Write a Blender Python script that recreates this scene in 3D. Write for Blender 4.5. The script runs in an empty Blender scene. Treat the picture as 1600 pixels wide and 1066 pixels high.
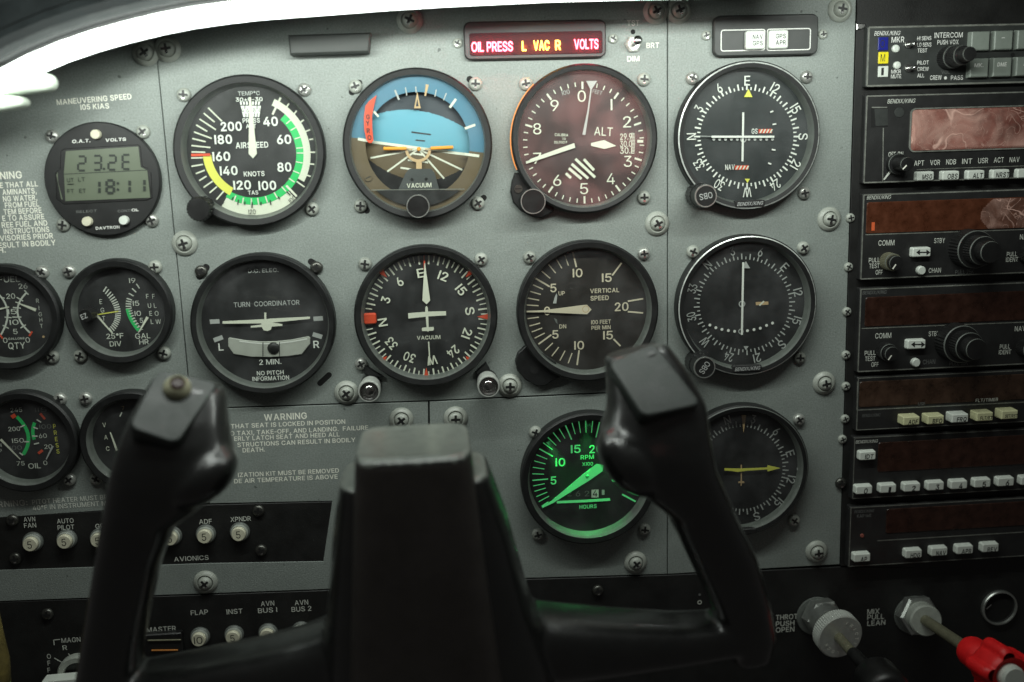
import bpy, math, random
from mathutils import Vector, Matrix, noise
from mathutils.geometry import delaunay_2d_cdt
random.seed(7)
sc = bpy.context.scene
COL = sc.collection

# ------------------------------------------------------------------ camera
# panel plane is y = 0 facing -Y; the origin is the foot of the camera's perpendicular on the panel
DIST = 0.544
FPX = 1545.67                                   # focal length in pixels of a 1600 px wide frame
RV = Vector((0.996386, -0.0434443, 0.0729898))  # panel right, down, inward in camera axes (x right, y down, z forward)
DV = Vector((0.0292121, 0.982151, 0.1858118))
NV = Vector((-0.0797595, -0.1830081, 0.9798706))

def cam_to_world(c):
    return Vector((c.dot(RV), c.dot(NV), -c.dot(DV)))
cd = bpy.data.cameras.new('camera')
cam = bpy.data.objects.new('camera', cd)
COL.objects.link(cam)
cx_, cy_, cz_ = cam_to_world(Vector((1, 0, 0))), cam_to_world(Vector((0, -1, 0))), cam_to_world(Vector((0, 0, -1)))
cam.matrix_world = Matrix(((cx_.x, cy_.x, cz_.x, 0), (cx_.y, cy_.y, cz_.y, -DIST), (cx_.z, cy_.z, cz_.z, 0), (0, 0, 0, 1)))
cd.sensor_width = 36.0
cd.lens = FPX * 36.0 / 1600.0
cd.clip_start = 0.01
cd.clip_end = 50.0
cd.dof.use_dof = True
cd.dof.focus_distance = 0.555
cd.dof.aperture_fstop = 4.2
sc.camera = cam

# ------------------------------------------------------------------ world, exposure
w = bpy.data.worlds.new('World')
sc.world = w
w.use_nodes = True
w.node_tree.nodes['Background'].inputs[0].default_value = (1.0, 0.97, 0.92, 1)
w.node_tree.nodes['Background'].inputs[1].default_value = 0.036
sc.view_settings.view_transform = 'Standard'
sc.view_settings.look = 'None'
sc.view_settings.exposure = 0.0
sc.view_settings.gamma = 1.0

STRIP_E = 7.0
def area_light(name, loc, target, sx, sy, power, color):
    l = bpy.data.lights.new(name, 'AREA')
    l.shape = 'RECTANGLE'; l.size = sx; l.size_y = sy; l.energy = power; l.color = color
    o = bpy.data.objects.new(name, l)
    COL.objects.link(o)
    o.location = loc
    o.rotation_euler = (Vector(target) - Vector(loc)).to_track_quat('-Z', 'Y').to_euler()
    return o
# the lamp under the glareshield that washes the panel from above, an unseen lamp added to brighten the yoke tops, and a red lamp added for the altimeter's reflection
LAMP_POS = []
area_light('added_yoke_light', (0.0, -0.34, 0.60), (0.0, -0.13, -0.15), 0.30, 0.05, 0.72, (0.93, 1.0, 0.94))
rl = area_light('added_red_reflection_light', (0.172, -0.545, 0.016), (0.085, 0.0, 0.006), 0.17, 0.17, 0.0030, (1.0, 0.42, 0.38))
rl.data.spread = math.radians(19)
def mottle(l):
    l.use_nodes = True
    nt = l.node_tree; em = nt.nodes['Emission']
    g = nt.nodes.new('ShaderNodeNewGeometry'); n = nt.nodes.new('ShaderNodeTexNoise')
    n.inputs['Scale'].default_value = 3.2; n.inputs['Detail'].default_value = 4; n.inputs['Distortion'].default_value = 0.8
    nt.links.new(g.outputs['Parametric'], n.inputs['Vector'])
    mr = nt.nodes.new('ShaderNodeMapRange'); mr.interpolation_type = 'SMOOTHSTEP'
    mr.inputs['From Min'].default_value = 0.36; mr.inputs['From Max'].default_value = 0.62; mr.inputs['To Min'].default_value = 0.10; mr.inputs['To Max'].default_value = 1.9
    nt.links.new(n.outputs['Fac'], mr.inputs['Value']); nt.links.new(mr.outputs['Result'], em.inputs['Strength'])
mottle(rl.data)

def P(px, py, h=0.0):
    """pixel of the 1600x1066 photo -> (x, z) where its ray meets the plane h metres in front of the panel"""
    ray = Vector((px - 800.0, py - 533.0, FPX))
    p = ray * ((DIST - h) / ray.dot(NV))
    return p.dot(RV), -p.dot(DV)
def W(px, py, h=0.0):
    x, z = P(px, py, h)
    return Vector((x, -h, z))

# the lamp under the front of the glareshield that washes the panel, following the glareshield's curve
LAMP_W = 2.08                                     # watts per metre
LH, LUP = 0.143, 0.0065
lamp_path = [(-70, 166), (30, 113), (130, 70), (260, 36), (430, 12), (700, -2.5), (1000, -10), (1326, -14), (1480, -15)]
lp_ = []
for (x0, y0) in lamp_path:
    a, b = P(x0, y0, 0.060); lp_.append(Vector((a, -LH, b + LUP)))
for p0, p1 in zip(lp_, lp_[1:]):
    m = (p0 + p1) / 2; d = p1 - p0
    l = bpy.data.lights.new('glareshield_lamp', 'AREA'); l.shape = 'RECTANGLE'; l.size = d.length; l.size_y = 0.010
    l.energy = LAMP_W * d.length; l.color = (0.93, 1.0, 0.93)
    o = bpy.data.objects.new('glareshield_lamp', l); COL.objects.link(o)
    z = -(Vector((m.x, 0.0, m.z - 0.045)) - m).normalized(); x = d.normalized(); z = (z - x * z.dot(x)).normalized(); y = z.cross(x)
    o.matrix_world = Matrix(((x.x, y.x, z.x, m.x), (x.y, y.y, z.y, m.y), (x.z, y.z, z.z, m.z), (0, 0, 0, 1)))

# ------------------------------------------------------------------ materials
_M = {}
def speckle(m, amt, scale):
    nt = m.node_tree; b = nt.nodes['Principled BSDF']; lk = b.inputs['Base Color'].links
    tc = nt.nodes.new('ShaderNodeTexCoord'); n = nt.nodes.new('ShaderNodeTexNoise'); n.inputs['Scale'].default_value = scale; n.inputs['Detail'].default_value = 2
    nt.links.new(tc.outputs['Object'], n.inputs['Vector'])
    mr = nt.nodes.new('ShaderNodeMapRange'); mr.inputs['From Min'].default_value = 0.3; mr.inputs['From Max'].default_value = 0.7; mr.inputs['To Min'].default_value = 1 - amt; mr.inputs['To Max'].default_value = 1 + amt
    nt.links.new(n.outputs['Fac'], mr.inputs['Value'])
    mx = nt.nodes.new('ShaderNodeMix'); mx.data_type = 'RGBA'; mx.blend_type = 'MULTIPLY'; mx.inputs[0].default_value = 1.0
    if lk: nt.links.new(lk[0].from_socket, mx.inputs[6])
    else: mx.inputs[6].default_value = b.inputs['Base Color'].default_value
    nt.links.new(mr.outputs['Result'], mx.inputs[7])
    n2 = nt.nodes.new('ShaderNodeTexNoise'); n2.inputs['Scale'].default_value = 230; n2.inputs['Detail'].default_value = 3; nt.links.new(tc.outputs['Object'], n2.inputs['Vector'])
    m2 = nt.nodes.new('ShaderNodeMapRange'); m2.inputs['From Min'].default_value = 0.70; m2.inputs['From Max'].default_value = 0.735; m2.inputs['To Min'].default_value = 1.0; m2.inputs['To Max'].default_value = 0.45
    nt.links.new(n2.outputs['Fac'], m2.inputs['Value'])
    mx2 = nt.nodes.new('ShaderNodeMix'); mx2.data_type = 'RGBA'; mx2.blend_type = 'MULTIPLY'; mx2.inputs[0].default_value = 1.0
    nt.links.new(mx.outputs[2], mx2.inputs[6]); nt.links.new(m2.outputs['Result'], mx2.inputs[7]); nt.links.new(mx2.outputs[2], b.inputs['Base Color'])
    return m
def pm(name, col, rough=0.5, metal=0.0, var=0.0, vscale=60.0, bump=0.0, bscale=900.0, spec=0.5, emit=None, es=0.0, coat=0.0, alpha=1.0):
    m = bpy.data.materials.new(name)
    m.use_nodes = True
    nt = m.node_tree
    b = nt.nodes['Principled BSDF']
    b.inputs['Base Color'].default_value = (*col, 1)
    b.inputs['Roughness'].default_value = rough
    b.inputs['Metallic'].default_value = metal
    b.inputs['Specular IOR Level'].default_value = spec
    b.inputs['Coat Weight'].default_value = coat; b.inputs['Coat Roughness'].default_value = 0.2
    b.inputs['Alpha'].default_value = alpha
    if emit:
        b.inputs['Emission Color'].default_value = (*emit, 1)
        b.inputs['Emission Strength'].default_value = es
    tc = None
    if var or bump:
        tc = nt.nodes.new('ShaderNodeTexCoord')
    if var:
        n = nt.nodes.new('ShaderNodeTexNoise')
        n.inputs['Scale'].default_value = vscale
        n.inputs['Detail'].default_value = 6
        n.inputs['Roughness'].default_value = 0.65
        nt.links.new(tc.outputs['Object'], n.inputs['Vector'])
        mr = nt.nodes.new('ShaderNodeMapRange')
        mr.inputs['From Min'].default_value = 0.25; mr.inputs['From Max'].default_value = 0.75
        mr.inputs['To Min'].default_value = 1 - var; mr.inputs['To Max'].default_value = 1 + var
        nt.links.new(n.outputs['Fac'], mr.inputs['Value'])
        mx = nt.nodes.new('ShaderNodeMix'); mx.data_type = 'RGBA'; mx.blend_type = 'MULTIPLY'
        mx.inputs[0].default_value = 1.0
        mx.inputs[6].default_value = (*col, 1)
        nt.links.new(mr.outputs['Result'], mx.inputs[7])
        nt.links.new(mx.outputs[2], b.inputs['Base Color'])
        r2 = nt.nodes.new('ShaderNodeMapRange')
        r2.inputs['From Min'].default_value = 0.3; r2.inputs['From Max'].default_value = 0.7
        r2.inputs['To Min'].default_value = max(0.03, rough - var * 0.3); r2.inputs['To Max'].default_value = min(1, rough + var * 0.3)
        nt.links.new(n.outputs['Fac'], r2.inputs['Value'])
        nt.links.new(r2.outputs['Result'], b.inputs['Roughness'])
    if bump:
        n2 = nt.nodes.new('ShaderNodeTexNoise')
        n2.inputs['Scale'].default_value = bscale
        n2.inputs['Detail'].default_value = 3
        nt.links.new(tc.outputs['Object'], n2.inputs['Vector'])
        bp = nt.nodes.new('ShaderNodeBump')
        bp.inputs['Strength'].default_value = bump
        bp.inputs['Distance'].default_value = 0.0004
        nt.links.new(n2.outputs['Fac'], bp.inputs['Height'])
        nt.links.new(bp.outputs['Normal'], b.inputs['Normal'])
    _M[name] = m
    return m

paint = speckle(pm('grey_panel_paint', (0.226, 0.252, 0.235), 0.55, var=0.10, vscale=38, bump=0.55, bscale=1400), 0.16, 1100)
screwp = pm('painted_screw_grey', (0.34, 0.36, 0.32), 0.38, var=0.15, vscale=300)
screwd = pm('dark_steel_screw', (0.10, 0.10, 0.09), 0.35, metal=0.8, var=0.2, vscale=400)
recess = pm('screw_recess', (0.012, 0.012, 0.012), 0.5)
satin = pm('satin_metal', (0.52, 0.54, 0.50), 0.38, metal=0.3, var=0.12, vscale=300)
bracketm = pm('dark_grey_bracket', (0.036, 0.040, 0.037), 0.6, var=0.15, vscale=120)
steel = pm('bright_steel', (0.62, 0.62, 0.60), 0.22, metal=1.0, var=0.12, vscale=250)
alum = pm('brushed_aluminium', (0.50, 0.52, 0.49), 0.36, metal=0.85, var=0.15, vscale=350)
black = pm('black_bezel_paint', (0.008, 0.0085, 0.0085), 0.5, var=0.25, vscale=150, bump=0.15, bscale=2500)
lipm = pm('bezel_inner_grey', (0.115, 0.125, 0.115), 0.42, var=0.2, vscale=200, bump=0.2, bscale=2500)
worn = pm('worn_bezel_edge', (0.55, 0.58, 0.55), 0.32, metal=0.4, var=0.35, vscale=220)
dialm = pm('dial_black', (0.011, 0.011, 0.012), 0.6, var=0.2, vscale=120)
dialg = pm('dial_charcoal', (0.019, 0.023, 0.025), 0.6, var=0.2, vscale=120)
dialb = pm('dial_brown_black', (0.017, 0.0135, 0.012), 0.6, var=0.2, vscale=120)
dialr = pm('dial_red_reflection', (0.038, 0.019, 0.019), 0.6, var=0.3, vscale=60)  # red reflection in the altimeter glass put into the dial colour
cream = pm('cream_paint', (0.66, 0.67, 0.56), 0.6)
white = pm('white_paint', (0.74, 0.75, 0.71), 0.55)
whitd = pm('dim_white_paint', (0.40, 0.41, 0.40), 0.6)
faint = pm('faint_worn_print', (0.13, 0.135, 0.13), 0.6)
letter = pm('panel_lettering', (0.84, 0.84, 0.74), 0.6)
letterd = pm('worn_panel_lettering', (0.60, 0.62, 0.56), 0.6)
inkm = pm('black_ink', (0.012, 0.012, 0.012), 0.6)
green = pm('green_arc_paint', (0.015, 0.50, 0.12), 0.55)
yellow = pm('yellow_paint', (0.70, 0.68, 0.10), 0.55)
redp = pm('red_paint', (0.66, 0.07, 0.025), 0.5)
orange = pm('orange_paint', (0.85, 0.33, 0.02), 0.5)
dullor = pm('dull_orange_paint', (0.42, 0.15, 0.02), 0.5)
tan = pm('tan_paint', (0.50, 0.34, 0.18), 0.55)
vsiw = pm('warm_cream_paint', (0.62, 0.55, 0.42), 0.6)
plast = pm('black_plastic', (0.010, 0.010, 0.010), 0.38, var=0.25, vscale=120, bump=0.15, bscale=1800)
yokem = pm('yoke_plastic', (0.0145, 0.0155, 0.015), 0.33, var=0.25, vscale=70, bump=0.3, bscale=1300, coat=1.0)
capm = pm('grip_cap_plastic', (0.034, 0.042, 0.038), 0.42, var=0.45, vscale=75, bump=0.35, bscale=1100)
radiom = pm('radio_face_black', (0.016, 0.016, 0.016), 0.5, var=0.25, vscale=90, bump=0.15, bscale=2500)
radiog = pm('audio_panel_face', (0.030, 0.033, 0.031), 0.5, var=0.2, vscale=120, bump=0.15, bscale=2500)
edgem = pm('radio_edge_wear', (0.17, 0.175, 0.155), 0.5, var=0.5, vscale=180)
key = pm('white_key', (0.66, 0.70, 0.64), 0.42, var=0.06, vscale=200)
keyy = pm('yellowed_key', (0.60, 0.60, 0.36), 0.42, var=0.08, vscale=200)
keyg = pm('grey_green_key', (0.22, 0.25, 0.22), 0.45, var=0.1, vscale=200)
breaker = pm('breaker_button', (0.62, 0.60, 0.46), 0.5, var=0.1, vscale=300)
dark = pm('dark_lower_panel', (0.0095, 0.0095, 0.009), 0.55, var=0.35, vscale=60, bump=0.25, bscale=1500)
hole = pm('dark_hole', (0.004, 0.004, 0.004), 0.8)
vinyl = pm('glareshield_vinyl', (0.0055, 0.0075, 0.008), 0.65, spec=0.25, var=0.3, vscale=90, bump=0.5, bscale=900)
lcd = pm('lcd_glass', (0.118, 0.140, 0.098), 0.35, var=0.05, vscale=90)
lcdi = pm('lcd_segment', (0.018, 0.024, 0.018), 0.5)
sky = pm('horizon_sky_blue', (0.10, 0.32, 0.43), 0.55)
skyr = pm('horizon_ring_blue', (0.055, 0.17, 0.26), 0.55)
brn = pm('horizon_ground_brown', (0.105, 0.075, 0.038), 0.6)
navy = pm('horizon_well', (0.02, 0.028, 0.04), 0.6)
greyc = pm('horizon_grey_tab', (0.05, 0.055, 0.055), 0.5)
redk = pm('red_knob_plastic', (0.74, 0.010, 0.012), 0.48, var=0.1, vscale=120)
khaki = pm('khaki_shaft', (0.17, 0.165, 0.11), 0.45, metal=0.3, var=0.2, vscale=250)
ivory = pm('ivory_ring', (0.42, 0.41, 0.28), 0.4, var=0.12, vscale=200)
greyb = pm('pale_inclinometer_glass', (0.40, 0.41, 0.37), 0.3, var=0.1, vscale=120)
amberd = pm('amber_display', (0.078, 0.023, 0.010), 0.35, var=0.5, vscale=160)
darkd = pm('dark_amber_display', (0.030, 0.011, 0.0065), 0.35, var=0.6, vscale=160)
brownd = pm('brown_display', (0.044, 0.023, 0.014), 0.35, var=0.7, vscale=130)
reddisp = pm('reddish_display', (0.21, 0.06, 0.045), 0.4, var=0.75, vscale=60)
blued = pm('blue_lens', (0.010, 0.015, 0.20), 0.3)
yeld = pm('yellow_lens', (0.80, 0.68, 0.02), 0.35)
lens = pm('annunciator_lens', (0.040, 0.006, 0.009), 0.5, spec=0.15, var=0.1, vscale=120)
framem = pm('annunciator_frame', (0.030, 0.024, 0.024), 0.45, var=0.2, vscale=120)
trimy = pm('worn_yellow_trim', (0.13, 0.10, 0.025), 0.8, var=0.5, vscale=140, bump=0.6, bscale=700)
em_red = pm('lit_red_legend', (0.5, 0.02, 0.03), 0.5, emit=(1.0, 0.16, 0.24), es=6.5)
em_amb = pm('lit_amber_legend', (0.5, 0.3, 0.02), 0.5, emit=(1.0, 0.60, 0.10), es=4.5)
em_grn = pm('lit_green_print', (0.05, 0.55, 0.15), 0.5, emit=(0.15, 0.82, 0.28), es=0.34)
em_org = pm('painted_amber_reflection', (0.5, 0.2, 0.05), 0.5, emit=(1.0, 0.30, 0.06), es=0.65)
em_seg = pm('lit_orange_segment', (0.5, 0.1, 0.03), 0.5, emit=(1.0, 0.12, 0.05), es=0.10)
em_tube = pm('light_tube', (0.9, 0.95, 0.92), 0.4, emit=(0.90, 1.0, 0.93), es=STRIP_E)
endc = pm('translucent_white_plastic', (0.62, 0.70, 0.60), 0.35, var=0.05, vscale=60)

# worn grey top of the yoke hub: dark chips in a light rubbed skin; on the shoulders the light tone paints in reflections
hubm = pm('hub_pad_plastic', (0.060, 0.053, 0.049), 0.45, var=0.2, vscale=80, bump=0.3, bscale=1300)
chip_lit = pm('rubbed_lit_hub_top', (0.12, 0.13, 0.12), 0.28, coat=1.0)
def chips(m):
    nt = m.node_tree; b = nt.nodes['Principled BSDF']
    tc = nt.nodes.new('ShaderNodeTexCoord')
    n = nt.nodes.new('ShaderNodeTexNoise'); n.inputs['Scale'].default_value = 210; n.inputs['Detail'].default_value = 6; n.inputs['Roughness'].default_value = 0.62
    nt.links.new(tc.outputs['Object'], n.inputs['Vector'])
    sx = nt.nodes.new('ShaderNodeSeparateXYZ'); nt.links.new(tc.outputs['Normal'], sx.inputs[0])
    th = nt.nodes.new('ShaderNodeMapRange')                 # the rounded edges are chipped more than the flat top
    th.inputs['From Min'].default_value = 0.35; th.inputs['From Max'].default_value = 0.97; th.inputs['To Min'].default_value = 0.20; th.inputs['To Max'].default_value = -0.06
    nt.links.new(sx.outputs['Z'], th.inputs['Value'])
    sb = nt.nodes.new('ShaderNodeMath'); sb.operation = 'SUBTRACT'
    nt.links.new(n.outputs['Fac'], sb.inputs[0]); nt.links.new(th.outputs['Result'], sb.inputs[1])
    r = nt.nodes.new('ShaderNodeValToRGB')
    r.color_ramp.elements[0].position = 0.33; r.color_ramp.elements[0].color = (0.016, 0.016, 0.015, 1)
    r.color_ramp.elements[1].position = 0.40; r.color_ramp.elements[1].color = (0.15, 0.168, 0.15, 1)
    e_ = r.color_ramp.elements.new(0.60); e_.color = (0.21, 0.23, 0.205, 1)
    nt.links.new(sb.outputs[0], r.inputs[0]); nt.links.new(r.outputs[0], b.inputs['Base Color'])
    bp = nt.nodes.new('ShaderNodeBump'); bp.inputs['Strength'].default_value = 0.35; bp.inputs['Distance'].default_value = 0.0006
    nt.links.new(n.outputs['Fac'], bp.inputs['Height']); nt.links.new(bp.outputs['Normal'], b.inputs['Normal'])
chips(chip_lit)

def glass_mat():
    m = bpy.data.materials.new('instrument_glass'); m.use_nodes = True
    nt = m.node_tree; nt.nodes.clear()
    out = nt.nodes.new('ShaderNodeOutputMaterial'); mix = nt.nodes.new('ShaderNodeMixShader')
    tr = nt.nodes.new('ShaderNodeBsdfTransparent'); gl = nt.nodes.new('ShaderNodeBsdfGlossy'); fr = nt.nodes.new('ShaderNodeFresnel')
    tr.inputs[0].default_value = (0.97, 0.98, 0.97, 1)
    gl.inputs['Roughness'].default_value = 0.02
    fr.inputs[0].default_value = 1.45
    df = nt.nodes.new('ShaderNodeBsdfDiffuse'); df.inputs[0].default_value = (0.7, 0.7, 0.72, 1); tcc = nt.nodes.new('ShaderNodeTexCoord'); dn = nt.nodes.new('ShaderNodeTexNoise'); dn.inputs['Scale'].default_value = 55; dn.inputs['Detail'].default_value = 6
    nt.links.new(tcc.outputs['Object'], dn.inputs['Vector']); dr = nt.nodes.new('ShaderNodeMapRange'); dr.inputs['From Min'].default_value = 0.4; dr.inputs['From Max'].default_value = 0.75; dr.inputs['To Min'].default_value = 0.002; dr.inputs['To Max'].default_value = 0.028
    nt.links.new(dn.outputs['Fac'], dr.inputs['Value']); dmix = nt.nodes.new('ShaderNodeMixShader'); nt.links.new(dr.outputs['Result'], dmix.inputs[0]); nt.links.new(tr.outputs[0], dmix.inputs[1]); nt.links.new(df.outputs[0], dmix.inputs[2])
    ge = nt.nodes.new('ShaderNodeNewGeometry'); ml = nt.nodes.new('ShaderNodeMath'); ml.operation = 'MULTIPLY_ADD'
    ml.inputs[1].default_value = -1.0; ml.inputs[2].default_value = 1.0
    nt.links.new(ge.outputs['Backfacing'], ml.inputs[0])
    m2 = nt.nodes.new('ShaderNodeMath'); m2.operation = 'MULTIPLY'
    nt.links.new(fr.outputs[0], m2.inputs[0]); nt.links.new(ml.outputs[0], m2.inputs[1])
    nt.links.new(m2.outputs[0], mix.inputs[0]); nt.links.new(dmix.outputs[0], mix.inputs[1]); nt.links.new(gl.outputs[0], mix.inputs[2]); nt.links.new(mix.outputs[0], out.inputs[0])
    return m
glassm = glass_mat()

def film_mat(name, lo, hi, tint):
    m = bpy.data.materials.new(name); m.use_nodes = True
    nt = m.node_tree; nt.nodes.clear()
    out = nt.nodes.new('ShaderNodeOutputMaterial'); mix = nt.nodes.new('ShaderNodeMixShader')
    tr = nt.nodes.new('ShaderNodeBsdfTransparent'); pb = nt.nodes.new('ShaderNodeBsdfPrincipled')
    pb.inputs['Base Color'].default_value = (*tint, 1); pb.inputs['Roughness'].default_value = 0.16
    pb.inputs['Specular IOR Level'].default_value = 0.7
    tc = nt.nodes.new('ShaderNodeTexCoord')
    def ridge(scale, dist, lo_, hi_, top):                  # creases of the film: thin milky lines
        n = nt.nodes.new('ShaderNodeTexNoise'); n.inputs['Scale'].default_value = scale; n.inputs['Detail'].default_value = 2; n.inputs['Distortion'].default_value = dist
        nt.links.new(tc.outputs['Object'], n.inputs['Vector'])
        a = nt.nodes.new('ShaderNodeMath'); a.operation = 'SUBTRACT'; a.inputs[1].default_value = 0.5; nt.links.new(n.outputs['Fac'], a.inputs[0])
        b = nt.nodes.new('ShaderNodeMath'); b.operation = 'ABSOLUTE'; nt.links.new(a.outputs[0], b.inputs[0])
        r = nt.nodes.new('ShaderNodeMapRange'); r.inputs['From Min'].default_value = lo_; r.inputs['From Max'].default_value = hi_; r.inputs['To Min'].default_value = top; r.inputs['To Max'].default_value = 0.0
        nt.links.new(b.outputs[0], r.inputs['Value']); return r.outputs['Result']
    n0 = nt.nodes.new('ShaderNodeTexNoise'); n0.inputs['Scale'].default_value = 60; n0.inputs['Detail'].default_value = 4; n0.inputs['Distortion'].default_value = 1.2
    nt.links.new(tc.outputs['Object'], n0.inputs['Vector'])
    mr = nt.nodes.new('ShaderNodeMapRange')
    mr.inputs['From Min'].default_value = 0.35; mr.inputs['From Max'].default_value = 0.70
    mr.inputs['To Min'].default_value = lo; mr.inputs['To Max'].default_value = hi
    nt.links.new(n0.outputs['Fac'], mr.inputs['Value'])
    acc = mr.outputs['Result']
    for o in (ridge(45, 0.6, 0.0, 0.022, 0.85), ridge(110, 1.0, 0.0, 0.030, 0.5)):
        a = nt.nodes.new('ShaderNodeMath'); a.operation = 'MAXIMUM'; nt.links.new(acc, a.inputs[0]); nt.links.new(o, a.inputs[1]); acc = a.outputs[0]
    nt.links.new(acc, mix.inputs[0]); nt.links.new(tr.outputs[0], mix.inputs[1]); nt.links.new(pb.outputs[0], mix.inputs[2]); nt.links.new(mix.outputs[0], out.inputs[0])
    return m
filmm = film_mat('crumpled_pink_lit_film', 0.06, 0.52, (0.80, 0.50, 0.42))  # pink tint puts reflected pink light into the film's colour

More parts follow.
